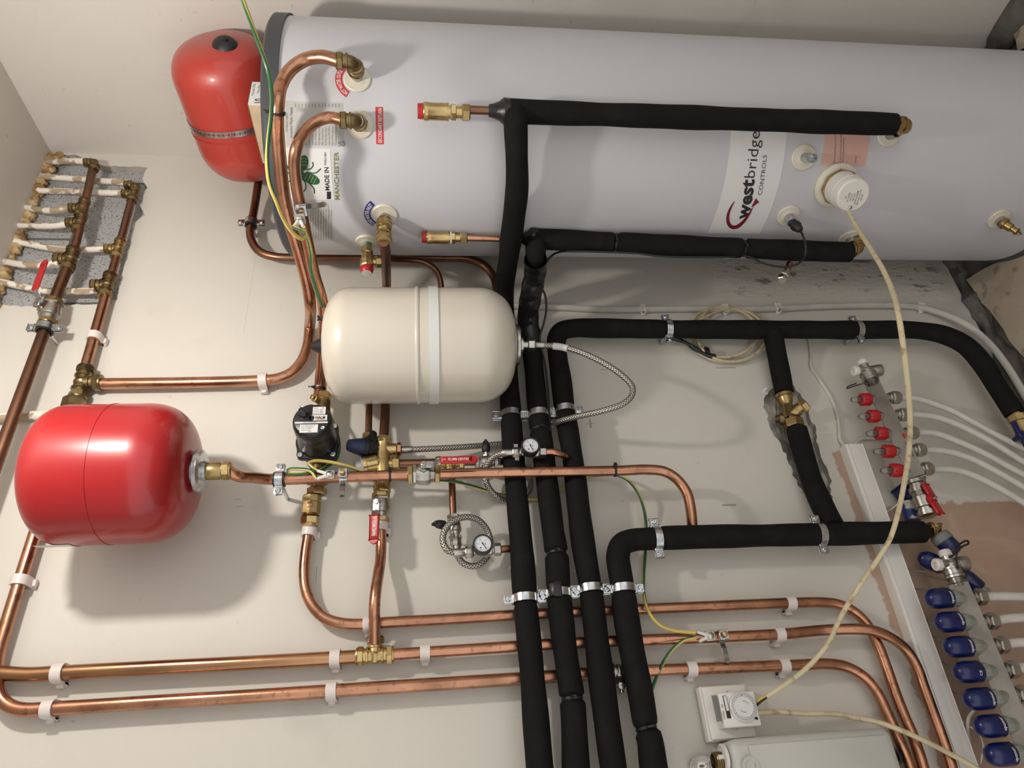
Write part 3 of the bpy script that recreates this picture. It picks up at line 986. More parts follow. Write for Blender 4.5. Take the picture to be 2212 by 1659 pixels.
def lever(t, stem, n, d, L_, wdt, mat, text=None, cranked=.012, tx=None):
    """flat steel lever with a plastic sleeve, from stem along d, standing off along n"""
    n = V(n).normalized(); d = V(d); d = (d - d.dot(n) * n).normalized(); e = n.cross(d)
    bm = NB(); box(bm, stem + d * .010, .030, wdt * .85, .0025, .001, 1, d, e, n)
    box(bm, stem + d * .028 + n * cranked * .5, .016 + cranked * .4, wdt * .8, .0025, .001, 1, (d * .016 + n * cranked), e, (n * .016 - d * cranked))
    l = ob('lever', bm, zinc, t)
    bm = NB(); box(bm, stem + d * (.034 + L_ / 2) + n * cranked, L_, wdt, .0058, .0026, 3, d, e, n)
    lathe(bm, stem + d * (.034 + L_) + n * (cranked - .0029), n, [(0, wdt * .46), (.0007, wdt * .5), (.0051, wdt * .5), (.0058, wdt * .46)], 20)
    ob('grip', bm, mat, l)
    bm = NB(); lathe(bm, stem - n * .004, n, [(0, .004), (.006, .004)], 14); hexa(bm, stem + n * .003, n, .0045, .0065)
    ob('handle_nut', bm, zinc, l)
    if text:
        bm = NB(); dx = d if not tx else V(tx).normalized(); up = n.cross(dx)
        c = stem + d * (.034 + L_ / 2) + n * (cranked + .0032)
        w_ = L_ * .62
        add_text(bm, text, flat(c - dx * w_ * .42 - up * wdt * .18, dx, up), w_, wdt * .36, .015)
        add_text(bm, ')=', flat(c - dx * (w_ * .42 + L_ * .2) - up * wdt * .2, dx, up), L_ * .13, wdt * .42)
        ob('lettering', bm, ink_white, l, 'white lettering')


def ballvalve(label, a, b, r, lev=None, mat=None, nutmat=None, name='ball_valve', cat='valve'):
    """valve body turned between a and b, hexagonal nuts at both ends"""
    a, b = V(a), V(b); d = (b - a).normalized(); L_ = (b - a).length; c = (a + b) / 2
    t = thing(name, label, cat, c)
    bm = NB(); lathe(bm, a + d * L_ * .18, d, [(0, r * 1.35), (L_ * .05, r * 1.55), (L_ * .12, r * 1.6), (L_ * .13, r * 1.75), (L_ * .20, r * 1.82), (L_ * .42, r * 1.9), (L_ * .5, r * 1.75), (L_ * .52, r * 1.5), (L_ * .64, r * 1.35)], 28)
    hexa(bm, a + d * L_ * .22, d, L_ * .10, r * 1.85, .2)
    ob('body', bm, mat or nickel, t)
    for q, s in ((a, 1), (b, -1)):
        bm = NB(); hexa(bm, q + d * s * L_ * .09, d, L_ * .17, r * 1.75, .4); lathe(bm, q, d * s, [(0, r * 1.1), (.001, r * 1.5), (L_ * .03, r * 1.55)], 20)
        ob('nut', bm, nutmat or mat or nickel, t)
    if lev:
        n = V(lev['n']).normalized()
        bm = NB(); rod(bm, c, c + n * (r * 1.9 + .010), r * .6, seg=16); hexa(bm, c + n * (r * 1.8), n, .006, r * .95)
        ob('stem', bm, mat or nickel, t)
        if lev.get('kind') == 'knob':
            k = c + n * (r * 1.9 + .008)
            bm = NB(); lathe(bm, k, n, [(0, .006), (.002, .0095), (.012, .010), (.020, .0085), (.026, .0055), (.027, 0)], 10)
            box(bm, k + n * .022, .004, .014, .012, .001, 1, d, d.cross(n), n)
            ob('handle', bm, plast_black, t)
        elif lev.get('kind') == 'tee':
            k = c + n * (r * 1.9 + .010)
            dd = V(lev['d']).normalized(); e = n.cross(dd)
            bm = NB(); lathe(bm, k - n * .006, n, [(0, .012), (.004, .0135), (.012, .0135), (.014, .010)], 20)
            for s in (-1, 1): box(bm, k + dd * s * .021 + n * .003 + e * s * .003, .028, .013, .010, .003, 2, dd + e * .12, e, n)
            ob('handle', bm, lev['mat'], t)
            bm = NB(); lathe(bm, k + n * .007, n, [(0, .005), (.003, .005), (.004, .003)], 6); ob('handle_screw', bm, zinc, t)
        else:
            lever(t, c + n * (r * 1.9 + .010), n, lev['d'], lev['L'], lev.get('w', .018), lev['mat'], lev.get('text'), lev.get('crank', .012), lev.get('tx'))
    return t


# ------------------------------------------------------------------ manifold of painted branch pipes at the ceiling
OM1, OM2 = .064, .030
top1 = [(204, 349, OM1), (190, 428), (178, 455), (159, 540), (147, 570), (142, 579, OM1)]
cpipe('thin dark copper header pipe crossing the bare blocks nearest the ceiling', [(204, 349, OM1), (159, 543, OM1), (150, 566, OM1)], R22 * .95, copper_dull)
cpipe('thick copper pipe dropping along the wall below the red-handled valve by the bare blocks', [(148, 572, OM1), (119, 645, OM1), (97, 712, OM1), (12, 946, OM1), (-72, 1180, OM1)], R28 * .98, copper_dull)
cpipe('golden-brown copper pipe from the left edge ending at the lower brass tee', [(-72, 1190, OM1), (-125, 1340, OM1), (-140, 1400, .05), (-130, 1440, .035), (-95, 1453, .03), (-60, 1455, .03), (0, 1454.5, .03), (60, 1457, .03), (134, 1453, .03), (340, 1442), (557, 1431), (770, 1419), (790, 1417.5, .03)], R28 * .98, copper_gold)
top2 = [(292, 402, OM2), (258, 532, OM2), (231, 628, OM2)]
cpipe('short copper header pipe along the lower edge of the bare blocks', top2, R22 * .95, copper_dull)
p2 = cpipe('copper pipe passing behind the hanging red vessel and bending back as the lowest long pipe', [(231, 630, OM2), (183, 799, OM2), (165, 861, OM2), (120, 1012, OM2), (71, 1166, OM2), (43, 1255, OM2), (10, 1362, OM2), (-6, 1420, OM2), (-8, 1470, OM2), (0, 1505, OM2), (20, 1525, OM2), (50, 1533, OM2), (111, 1530.5, OM2), (340, 1516), (557, 1503), (860, 1483), (1170, 1463), (1310, 1452, .03)], R28 * .9, copper)

zc = ROOM_Z1 - .002
mt1 = 'white painted branch pipe from the ceiling to the upper header, %s'
for k, (a, m_, b) in enumerate([((118, 351), (160, 348), (192, 349)), ((60, 449), (112, 455), (163, 446)), ((44, 487), (112, 488), (154, 483)), ((6, 566), (66, 573), (128, 568))]):
    lab = ['nearest the corner', 'second from the corner', 'third from the corner', 'fourth from the corner'][k]
    A = at(*a, .012); A = V((min(A.x, ROOM_X1 - .03), A.y, zc))
    cpipe(mt1 % lab, [A, (*m_, .045 if k else .05), (*b, OM1)], R15 * 1.12, patchy, None, 'branch_pipe')
for k, (a, m_, b) in enumerate([((86, 381), (170, 387), (278, 395)), ((74, 411), (159, 414), (272, 418)), ((25, 521), (133, 539), (233, 537)), ((-8, 608), (106, 629), (206, 628))]):
    lab = ['nearest the corner', 'second from the corner', 'third from the corner', 'furthest from the corner'][k]
    A = at(*a, .008); A = V((A.x, A.y, zc))
    cpipe('long white painted branch pipe to the lower header, ' + lab, [A, (*m_, .012), (*b, OM2)], R15 * 1.12, patchy, None, 'branch_pipe')
# fittings of the first header
c = at(207, 352, OM1); fitting('compression_elbow', 'dull brass elbow at the corner end of the upper header', 'pipe fitting', c, (ZZ, -XX), R15 * 1.15, brass_dark)
for k, (u, v, rr_, lab) in enumerate([(178, 450, R22 * .85, 'dull brass tee on the upper header, first below the corner elbow'), (172, 481, R22 * .85, 'dull brass tee on the upper header, second below the corner elbow'), (152, 560, R28 * .8, 'larger dull brass tee where the upper header widens')]):
    fitting('compression_tee', lab, 'pipe fitting', at(u, v, OM1), (XX, -XX, ZZ), rr_, brass_dark, group='dull brass tees')
c = at(294, 400, OM2); fitting('compression_elbow', 'dull brass elbow at the corner end of the lower header', 'pipe fitting', c, (ZZ, -XX), R15 * 1.15, brass_dark)
for k, (u, v, rr_, lab) in enumerate([(289, 419, R22 * .8, 'brass tee just below the corner elbow of the lower header'), (255, 538, R22 * .85, 'brass tee in the middle of the lower header'), (232, 617, R28 * .82, 'brass tee at the lower end of the lower header beside the chipped plaster')]):
    fitting('compression_tee', lab, 'pipe fitting', at(u, v, OM2), (XX, -XX, ZZ), rr_, brass_dark if k != 1 else brass, group='dull brass tees')
ballvalve('chrome ball valve with upright red lever on the thick copper pipe at the ceiling', at(115, 648, OM1), at(101, 702, OM1), R28 * .95, dict(n=V((.0, -.85, .5)), d=V((1, 0, .0)), L=.080, w=.023, mat=red_plastic, crank=.014), nickel, brass)
clamp('rubber-lined zinc clamp holding the thick copper pipe below the red-handled valve', at(98, 709, OM1), at(98, 709, OM1) - at(60, 812, OM1), .0185, True)
# lower header: tee into the pipe that turns down, reducer behind the tank
c = at(177, 827, OM2); fitting('compression_tee', 'brass tee above the hanging red vessel with a copper pipe leaving downwards', 'pipe fitting', c, (XX, -XX, -ZZ), R28 * .95, brass_dark)
bm = NB(); hexa(bm, at(159, 872, OM2), XX, .03, .024); rod(bm, at(159, 872, OM2), at(168, 852, OM2), .016)
ob('pipe_coupling', bm, brass_dark, None, 'brass coupling peeping out above the hanging red expansion vessel', 'pipe fitting')
cpipe('brown and cream painted pipe coming from the ceiling behind the hanging red vessel', [(-60, 908, .018), (0, 902, .018), (80, 897, .018), (140, 893, .022)], R22 * .95, patchy, None, 'branch_pipe')

# ------------------------------------------------------------------ pipes between cylinder and wall
# hot outlet: elbow, swan-neck and drop to the tee
eH = pH + nH * .062; eS = pS + nS * .052; eC = pC + nC * .054
fitting('compression_elbow', 'aged brass elbow on the hot water outlet port', 'pipe fitting', eH, (ZZ, -nH), R22, brass_dark, arm=.022)
fitting('compression_elbow', 'aged brass elbow on the secondary return port', 'pipe fitting', eS, (ZZ, -nS), R22, brass_dark, arm=.022)
fitting('compression_elbow', 'brass elbow on the cold water inlet port', 'pipe fitting', eC, (-XX, -nC * -1 * -1), R22, brass, arm=.018)
sH = eH + ZZ * .03; sS = eS + ZZ * .03


def onpl(A, B, *px):
    out_ = []
    for u, v in px:
        r_ = ray(u, v); nx_, ny_ = (B[1] - A[1]), -(B[0] - A[0])
        t_ = ((A[0] - CAM.x) * nx_ + (A[1] - CAM.y) * ny_) / (r_.x * nx_ + r_.y * ny_)
        out_.append(CAM + r_ * t_)
    return out_


plH = ((1.262, -.640), (.985, -.052)); plS = ((1.165, -.560), (.955, -.062))
PH = cpipe('large copper swan-neck pipe from the hot water outlet to the upper tee on the wall', [sH, (700, 123, -sH.y), (662, 128), (630, 148), (608, 182), *onpl(*plH, (600, 225), (599, 270), (605, 350), (614, 427), (625, 477), (640, 525), (654, 574), (665, 620), (670, 655)), (669, 706, .035), (665, 745, .03), (652, 780), (630, 805), (600, 818), (560, 822, .03), (400, 826.5, .03), (214, 829, .03)], R28 * .98, copper)
PS = cpipe('copper pipe curving from the secondary return port down to the pump', [sS, (710, 254, -sS.y), (680, 265), (656, 288), *onpl(*plS, (641, 318), (636, 351), (640, 397), (648, 440), (657, 485), (667, 535), (680, 595), (694, 640), (699, 672)), (699, 706), (695, 780), (690, 835, .055), (688, 858, .055)], R22 * 1.08, copper)
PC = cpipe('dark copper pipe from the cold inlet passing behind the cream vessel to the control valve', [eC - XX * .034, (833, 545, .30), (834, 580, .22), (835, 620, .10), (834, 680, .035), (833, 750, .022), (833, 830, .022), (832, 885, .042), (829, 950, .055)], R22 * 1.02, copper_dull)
# discharge pipes
PT = cpipe('copper pipe bending from the upper red vessel and running along beside the cylinder', [V((1.575, -.085, 2.03)), (551, 440, .058), (544, 478, .054), (540, 500, .05), (546, 525), (563, 545), (595, 555), (640, 557, .045), (820, 557), (960, 557), (1010, 559), (1045, 573), (1066, 598), (1074, 630, .03), (1077, 665, .018)], R22, copper_dull)
clamp('rubber-lined zinc clamp beside the cylinder rim on the pipe from the upper red vessel', at(543, 482, .054), XX, .0155, True)
tv = pT + nT * .045
PD = cpipe('thin copper discharge pipe leaving the red-capped relief valve and bending behind the white vessel', [(812, 560, -tv.y - .0), (840, 561, .13), (880, 562, .10), (915, 566, .09), (940, 582, .08), (951, 606, .06), (953, 640, .04), (953, 700, .02)], R15 * 1.05, copper_dull)
cpipe('thin dark copper pipe emerging below the cream vessel above the blue-capped relief', [(799, 800, .018), (798, 850, .03), (797, 885, .048), (796, 940, .055)], R15 * 1.05, copper_dull)
t = thing('relief_valve', 'brass temperature relief valve with red cap on the side of the cylinder', 'valve', tv)
dv = V((-.99, .06, -.02)).normalized()
bm = NB(); lathe(bm, pT + nT * .018, dv, [(0, .011), (.006, .0115), (.008, .014), (.018, .0145), (.020, .012), (.03, .013), (.036, .0155), (.052, .0155), (.056, .013)], 8)
rod(bm, tv + dv * .012, tv + dv * .012 - ZZ * .026, .009)
ob('body', bm, brass_bright, t)
bm = NB(); hexa(bm, tv + dv * .012 - ZZ * .028, ZZ, .014, .0125); ob('nut', bm, brass, t)
bm = NB(); lathe(bm, pT + nT * .018 + dv * .056, dv, [(0, .013), (.003, .015), (.012, .015), (.016, .0125), (.018, .0115)], 12)
ob('cap', bm, red_plastic, t)
bm = NB(); lathe(bm, pT + nT * .018 + dv * .0735, dv, [(0, .0112), (.0012, .0112), (.0014, 0)], 20); ob('cap_disc', bm, plast_white, t)


# ------------------------------------------------------------------ expansion vessels
def tankprof(r, L_, h1, h2, pw=.62, n=12):
    P = []
    for i in range(n + 1):
        a = PI / 2 * i / n; P.append((h1 * (1 - math.sin(PI / 2 - a)) if False else h1 * (1 - math.cos(a)), r * math.sin(a) ** pw))
    for i in range(n + 1):
        a = PI / 2 * (1 - i / n); P.append((L_ - h2 * (1 - math.cos(a)), r * math.sin(a) ** pw))
    return P


# white vessel
wx, wy = .946, -.170; zt, zb = at(700, 745, .17).z, at(1112, 745, .17).z
T_ = thing('expansion_vessel', 'cream white expansion vessel strapped to the wall in front of the pipes', 'expansion vessel', (wx, wy, zb))
L_ = zt - zb; r = .1305
prof = [(0, 0.001), (.002, .02)]
bm = NB(); lathe(bm, (wx, wy, zt), (0, 0, -1), tankprof(r, L_, .062, .085, .58), 72)
for zz in (at(903, 700, .25).z,): lathe(bm, (wx, wy, zz + .006), (0, 0, -1), [(0, r - .002), (.0, r + .001), (.003, r + .003), (.006, r + .003), (.009, r + .001), (.009, r - .002)], 72)
ob('shell', bm, tank_white, T_)
bm = NB(); band_open(bm, (wx, wy, at(938, 740, .30).z), ZZ, r + .0006, .021, .0022, 72)
ob('strap', bm, label_white, T_, 'flat white strap')
bm = NB(); lathe(bm, (wx, wy, zt - .001), ZZ, [(0, .021), (.004, .022), (.008, .019), (.026, .009), (.029, .006), (.030, 0)], 28)
ob('valve_cap', bm, rubber, T_)
bm = NB(); lathe(bm, (wx, wy, zb + .012), (0, 0, -1), [(0, .045), (.010, .044), (.012, .046), (.016, .0475), (.020, .0475), (.022, .044), (.022, .02), (.030, .02), (.030, 0)], 40)
ob('flange', bm, nickel, T_)
bm = NB(); rod(bm, (wx, wy, zb - .016), (wx, wy, zb - .035), .0095); hexa(bm, (wx, wy, zb - .038), ZZ, .017, .0155)
ob('nut', bm, nickel, T_)
bm = NB(); box(bm, (wx, -.022, (zt + zb) / 2), .06, .040, .16, .004)
ob('wall_bracket', bm, tank_white, T_)

# lower red vessel
rx, ry = .640, -.182; zt2, zb2 = at(86, 1020, .182).z, at(418, 1028, .182).z
T2 = thing('expansion_vessel', 'glossy red expansion vessel hanging on the wall at the lower left', 'expansion vessel', (rx, ry, zb2))
L2 = zt2 - zb2; r = .134
bm = NB(); lathe(bm, (rx, ry, zt2), (0, 0, -1), tankprof(r, L2, .058, .080, .50), 72)
ob('shell', bm, tank_red, T2)
zs = zt2 - .145
bm = NB(); band_open(bm, (rx, ry, at(188, 1000, .30).z), ZZ, r - .0006, .0022, .0016, 72); ob('seam', bm, tank_red, T2)
bm = NB(); lathe(bm, (rx, ry, zb2 + .010), (0, 0, -1), [(0, .030), (.012, .028), (.014, .040), (.016, .043), (.024, .043), (.028, .038), (.029, .02), (.034, .02), (.034, 0)], 40)
ob('flange', bm, zinc, T2)
bm = NB()
a0 = math.radians(146); zq = at(152, 1172, .10).z
for i in range(9):
    a = a0 + i * .06
    q = [bm.verts.new((rx + (r + .0008) * math.cos(a), ry + (r + .0008) * math.sin(a), zq + z_)) for z_ in (-.032, .032)]
    if i: bm.faces.new((pv[0], pv[1], q[1], q[0]))
    pv = q
ob('sticker', bm, label_white, T2, 'small white sticker on the underside')
bm = NB(); box(bm, (rx, -.026, zt2 - .17), .05, .050, .12, .004); ob('wall_bracket', bm, tank_red, T2)
t = thing('reducing_socket', 'brass socket and nut joining the hanging red vessel to its copper pipe', 'pipe fitting', (rx, ry, zb2 - .03))
bm = NB(); lathe(bm, (rx, ry, zb2 - .022), (0, 0, -1), [(0, .0165), (.003, .0175), (.026, .0175), (.030, .015), (.034, .015)], 24); ob('body', bm, brass, t)
bm = NB(); hexa(bm, (rx, ry, zb2 - .060), ZZ, .016, .0185, .2); lathe(bm, (rx, ry, zb2 - .067), (0, 0, -1), [(0, .017), (.003, .0165), (.004, .012)], 20); ob('nut', bm, brass, t)

# upper red vessel lying on top of the cylinder
tc_ = V((1.625, -.268, 2.054)); ta = V((-.2226, .9672, -.1222)).normalized(); tr_, tL = .124, .354
T3 = thing('expansion_vessel', 'dusty red expansion vessel lying on top of the hot water cylinder', 'expansion vessel', tc_ - ZZ * tr_)
bm = NB(); lathe(bm, tc_ - ta * tL / 2, ta, tankprof(tr_, tL, .085, .095, .66), 72)
ob('shell', bm, tank_red_dusty, T3)
bm = NB(); lathe(bm, tc_ - ta * (tL / 2 - .014) + V((-.036, 0, -.030)) + (-ta + V((-.42, 0, -.34))).normalized() * .020, (-ta + V((-.42, 0, -.34))), [(-.01, .030), (0, .031), (.006, .027), (.014, .020), (.018, .010), (.019, .006), (.026, .005), (.027, 0)], 32)
ob('valve_cap', bm, rubber, T3)
bm = NB(); band_open(bm, tc_ + ta * .035, ta, tr_ + .0008, .003, .0012, 72); ob('seam', bm, tank_red_dusty, T3)
bm = NB(); q = tc_ + ta * (tL / 2); lathe(bm, q - ta * .006, ta, [(0, .016), (.012, .016)], 24); hexa(bm, q + ta * .002, ta, .014, .019)
ob('nut', bm, brass_dark, T3)
# perforated fixing band over the vessel
t = thing('perforated_band', 'galvanised perforated strap over the upper red vessel', 'fixing band', tc_ + ta * .012 - ZZ * tr_)
bm = NB(); cc = tc_ + ta * .010; _, fa, fb = frame(ta); n = 120
Wd = .016; pts_ = []
for i in range(n):
    a = 2 * PI * i / n
    rad = fa * math.cos(a) + fb * math.sin(a)
    tang = -fa * math.sin(a) + fb * math.cos(a)
    cpt = cc + rad * (tr_ + .0022)
    hl = 2 * PI * tr_ / n / 2 * 1.01
    # plate cell with a round (octagonal) hole
    for hx, hr, x0, x1 in ((0, .0026, -Wd / 2, Wd / 2),):
        sq = [cpt + tang * s1 * hl + ta * s2 for s1, s2 in ((-1, -Wd / 2), (0, -Wd / 2), (1, -Wd / 2), (1, 0), (1, Wd / 2), (0, Wd / 2), (-1, Wd / 2), (-1, 0))]
        hh = hr if i % 2 == 0 else .0011
        ci = [cpt + tang * hh * math.cos(b_) + ta * hh * 1.3 * math.sin(b_) for b_ in [(-3 * PI / 4) + k * PI / 4 for k in range(8)]]
        A_ = [bm.verts.new(s) for s in sq]; B_ = [bm.verts.new(s) for s in ci]
        for k in range(8): bm.faces.new((A_[k], A_[(k + 1) % 8], B_[(k + 1) % 8], B_[k]))
ob('strap', bm, zinc, t)
# carton wedged under it
c0, c1, c2 = flo(535, 227, 1.950), flo(541, 162, 1.950), flo(565, 364, 1.950)
bl, bw, bh = c2.y - c0.y, c1.x - c0.x, .037
q0 = V((c0.x, c0.y, 1.913)); ub = V((0, 1, 0)); uw = V((1, 0, 0))
bx = thing('cardboard_box', 'small cardboard carton with printed white end wedged under the upper red vessel', 'box', q0 + ub * bl / 2 + uw * bw / 2)
cen = q0 + ub * bl / 2 + uw * bw / 2 + ZZ * bh / 2
bm = NB(); box(bm, cen, bl, bw, bh, .0015, 1, ub, uw, ZZ); ob('carton', bm, cardboard, bx)
fc = cen - ub * (bl / 2 + .0005); kx = bw / .12
bm = NB(); box(bm, fc, .0008, bw * .98, bh * .98, 0, 1, ub, uw, ZZ); ob('end_label', bm, label_white, bx, 'white printed end')
bm = NB(); fl = lambda a_, z_: flat(fc - ub * .0008 + uw * a_ * kx + ZZ * z_, uw, ZZ)
add_text(bm, '10', fl(-.050, -.010), .022 * kx, .016, .01); add_text(bm, 'Prod Code: CT030', fl(-.012, .010), .060 * kx, .0045); add_text(bm, '30mm x 25mm', fl(.0, .000), .044 * kx, .004)
add_text(bm, 'TALON', fl(-.048, -.0175), .045 * kx, .005, .03)
ob('lettering', bm, ink, bx)

# ------------------------------------------------------------------ insulated pipes
RI = .0245
qI = pI + nI * .058 + V((.76, -.65, 0)) * .011; qJ = pJ + nJ * .048
topI = V((qI.x, qI.y, 0)); zI0 = cyp(1938, 262).z
vI = lambda u, v: at(u, v, -qI.y)
P1 = insul('insulated black pipe crossing the cylinder and the cream vessel, leftmost of the four',
           [V((qI.x, qI.y, at(1115, 236, -qI.y).z)), (1114, 262, -qI.y - .002), (1116, 330, .52), (1117, 400, .46), (1110, 470, .37), (1098, 560, .24), (1089, 630, .115), (1090, 690, .058), (1096, 780, .045), (1101, 850, .050), (1104, 900, .060), (1111, 1010, .065), (1119, 1100, .066), (1128, 1200, .066), (1134, 1290, .066), (1149, 1450, .066), (1166, 1659, .066), (1176, 1760, .066), (1205, 2050, .066)],
           RI, [((1104, 898), .12, .012), ((1134, 1294), .12, .012)])
zt1 = at(1100, 236, -qI.y).z
P1v = insul('upper insulated black pipe standing in front of the hot water cylinder', [V((qI.x, qI.y, zt1)), V((qI.x, qI.y, (zt1 + zI0) / 2)), V((qI.x, qI.y, at(1928, 262, -qI.y).z))], RI * .98)
fitting('compression_elbow', 'brass elbow at the foot of the upper insulated pipe on the cylinder', 'pipe fitting', V((qI.x, qI.y, at(1957, 262, -qI.y).z)), (ZZ, -nI), R22 * 1.05, brass, arm=.017)
P2v = insul('lower insulated black pipe with cable ties along the side of the cylinder',
            [(1152, 516, -qJ.y), (1250, 520), (1330, 524), (1450, 530), (1600, 536), (1720, 541), (1836, 545, -qJ.y)], RI, [((1328, 524), .28, .007), ((1604, 536), .26, .007)])
fitting('compression_elbow', 'brass elbow at the foot of the lower insulated pipe on the cylinder', 'pipe fitting', at(1856, 540, -qJ.y), (ZZ, -nJ), R22 * 1.05, brass, arm=.017)
P2 = insul('insulated black pipe pinched by cable ties, second of the four from the left',
           [(1158, 516, -qJ.y), (1157, 545, -qJ.y - .004), (1156, 590, .23), (1146, 640, .17), (1140, 690, .115), (1147, 740, .08), (1155, 810, .062), (1161, 880, .066), (1167, 930, .066), (1180, 1030, .066), (1192, 1130, .066), (1202, 1196, .066), (1207, 1280, .066), (1220, 1400, .066), (1236, 1510, .066), (1244, 1659, .066), (1249, 1760, .066), (1290, 2050, .066)],
           RI, [((1163, 897), .12, .012), ((1202, 1196), .24, .006), ((1208, 1283), .12, .012), ((1237, 1510), .26, .006), ((1166, 930), .16, .006)])
OP3 = .066
P3 = insul('insulated black pipe with a corner by the cream vessel, third of the four',
           [(1384, 2050, OP3), (1340, 1760, OP3), (1325, 1659, OP3), (1310, 1550), (1291, 1400), (1276, 1273), (1262, 1190), (1250, 1100), (1240, 1010), (1229, 940), (1220, 888), (1212, 820), (1204, 765), (1202, 735), (1212, 716), (1240, 709), (1290, 709), (1434, 711), (1588, 712), (1720, 712), (1850, 713), (1930, 712), (1985, 714), (2040, 724), (2085, 746), (2122, 785), (2155, 837), (2192, 893, OP3)],
           RI, [((1218, 888), .12, .012), ((1276, 1273), .12, .012), ((1442, 712), .14, .009), ((1851, 713), .14, .009)])
OP4 = .066
P4 = insul('insulated black pipe with a corner, rightmost of the four, ending at the manifolds',
           [(1470, 2050, OP4), (1430, 1760, OP4), (1412, 1659, OP4), (1404, 1600), (1396, 1573), (1384, 1500), (1364, 1400), (1351, 1320), (1346, 1274), (1339, 1235), (1335, 1200), (1343, 1177), (1365, 1167), (1400, 1164), (1500, 1160), (1640, 1157), (1780, 1154), (1900, 1151), (1993, 1149, OP4)],
           RI * 1.02, [((1346, 1274), .12, .012), ((1396, 1573), .3, .006), ((1418, 1163), .14, .010), ((1770, 1154), .14, .009)])
insul('short insulated black branch pipe from the third pipe down to the brass strainer', [(1669, 716, OP3), (1679, 770, .045), (1688, 815, .034), (1694, 848, .028)], RI * .98)
insul('insulated black branch pipe sunk in the broken plaster below the brass strainer', [(1721, 928, .024), (1737, 985, .026), (1756, 1045, .032), (1780, 1100, .045), (1800, 1140, OP4)], RI * 1.02)
# tape wraps at the tees
bm = NB(); q = V((qI.x, qI.y, zt1 + .012)); lathe(bm, q - ZZ * .012, ZZ, [(0, RI + .001), (.012, RI + .002), (.022, RI * .75), (.034, .014), (.042, .0125), (.043, .008)], 20)
ob('tape_wrap', bm, tape_black, None, 'black tape wrapped round the top of the upper insulated pipe by the small brass vent', 'tape')
bm = NB(); q = at(1152, 516, -qJ.y); lathe(bm, q - ZZ * .008, ZZ, [(0, RI + .001), (.014, RI + .002), (.022, RI * .7), (.034, .012), (.036, .008)], 16)
for v in bm.verts: v.co += V((rr.uniform(-1, 1), rr.uniform(-1, 1), rr.uniform(-1, 1))) * .0016
ob('tape_wrap', bm, tape_black, None, 'crumpled black tape round the corner of the lower insulated pipe on the cylinder', 'tape')
bm = NB(); pp = path([(1157, 560, -qJ.y - .0), (1156, 590, .23), (1147, 638, .172), (1141, 684, .119), (1147, 738, .081)], .006); sweep(bm, pp, lambda s: RI + .0016 + .0010 * math.sin(s * 150), 20, cap=False)
ob('tape_wrap', bm, tape_black, None, 'long spiral of black tape round the bent top of the second insulated pipe', 'tape')
# air vents above the tees
for (u0, u1, v, off, r1, lab) in ((902, 1016, 240, -qI.y, 1.18, 'brass vent with red cap standing above the upper insulated pipe'), (911, 1010, 513, -qJ.y, .95, 'smaller brass vent with red cap standing above the lower insulated pipe')):
    a = at(u0, v, off); b = V((a.x, a.y, at(u1, v, off).z)); L_ = a.z - b.z
    t = thing('air_vent', lab, 'valve', b)
    bm = NB(); lathe(bm, a, -ZZ, [(0, .0125 * r1), (.011, .0135 * r1), (.0115, .012 * r1)], 24); ob('cap', bm, red_plastic, t)
    bm = NB(); lathe(bm, a - ZZ * .0115, -ZZ, [(0, .0145 * r1), (.002, .0155 * r1), (.010, .0155 * r1), (.012, .0145 * r1), (L_ * .45, .0145 * r1), (L_ * .455, .0155 * r1), (L_ * .475, .0155 * r1), (L_ * .48, .011 * r1), (L_ * .6, .011 * r1)], 30)
    hexa(bm, a - ZZ * L_ * .68, ZZ, L_ * .10, .0145 * r1); rod(bm, a - ZZ * L_ * .5, b + ZZ * .01, .010 * r1)
    ob('body', bm, brass_bright, t)
    bm = NB(); lathe(bm, a - ZZ * L_ * .61, -ZZ, [(0, .012), (.001, .0145), (.004, .0145), (.005, .012)], 20); ob('sealing_tape', bm, ptfe, t)
    bm = NB(); hexa(bm, b + ZZ * .009, ZZ, .017, .0145 * r1, .3); ob('nut', bm, brass, t)
e = V((qI.x, qI.y, at(1016, 240, -qI.y).z)); cpipe('short copper stub between the upper brass vent and the taped insulated corner', [e + ZZ * .004, V((e.x, e.y, zt1 + .03))], R15 * 1.15, copper_dull)
e = at(1010, 514, -qJ.y); cpipe('thin copper stub between the lower brass vent and the crumpled tape', [e + ZZ * .004, at(1140, 517, -qJ.y)], R15, copper)

# ------------------------------------------------------------------ clamps and ties on the insulated pipes
for pts, uv, lab in ((P1, (1100, 899), 'zinc clamp on the first insulated pipe beside the cream vessel'), (P2, (1163, 897), 'zinc clamp on the second insulated pipe beside the cream vessel'), (P3, (1217, 888), 'zinc clamp on the third insulated pipe by the braided hose'),
                     (P1, (1133, 1294), 'zinc clamp on the first insulated pipe above the three copper pipes'), (P2, (1208, 1283), 'zinc clamp partly covered by tape on the second insulated pipe'), (P3, (1277, 1273), 'zinc clamp on the third insulated pipe above the three copper pipes'), (P4, (1346, 1273), 'zinc clamp below the bend of the fourth insulated pipe'),
                     (P3, (1442, 712), 'zinc clamp on the horizontal insulated pipe near the cable coil'), (P3, (1851, 713), 'zinc clamp on the insulated pipe just before it curves to the floor'), (P4, (1418, 1163), 'zinc clamp right after the corner of the fourth insulated pipe'), (P4, (1770, 1154), 'zinc clamp by the end of the insulated branch below the strainer')):
    p, T = nearpx(pts, uv); clamp(lab, p, T, .0235)
q, T = nearpx(P2, (1206, 1280)); bm = NB(); E_ = T.cross(OUT); box(bm, q + OUT * .0262 + E_ * .006, .017, .030, .003, .001, 2, E_, T, OUT); box(bm, q + OUT * .022 + E_ * .017, .014, .026, .003, .001, 2, E_ - OUT * .8, T, OUT + E_ * .8)
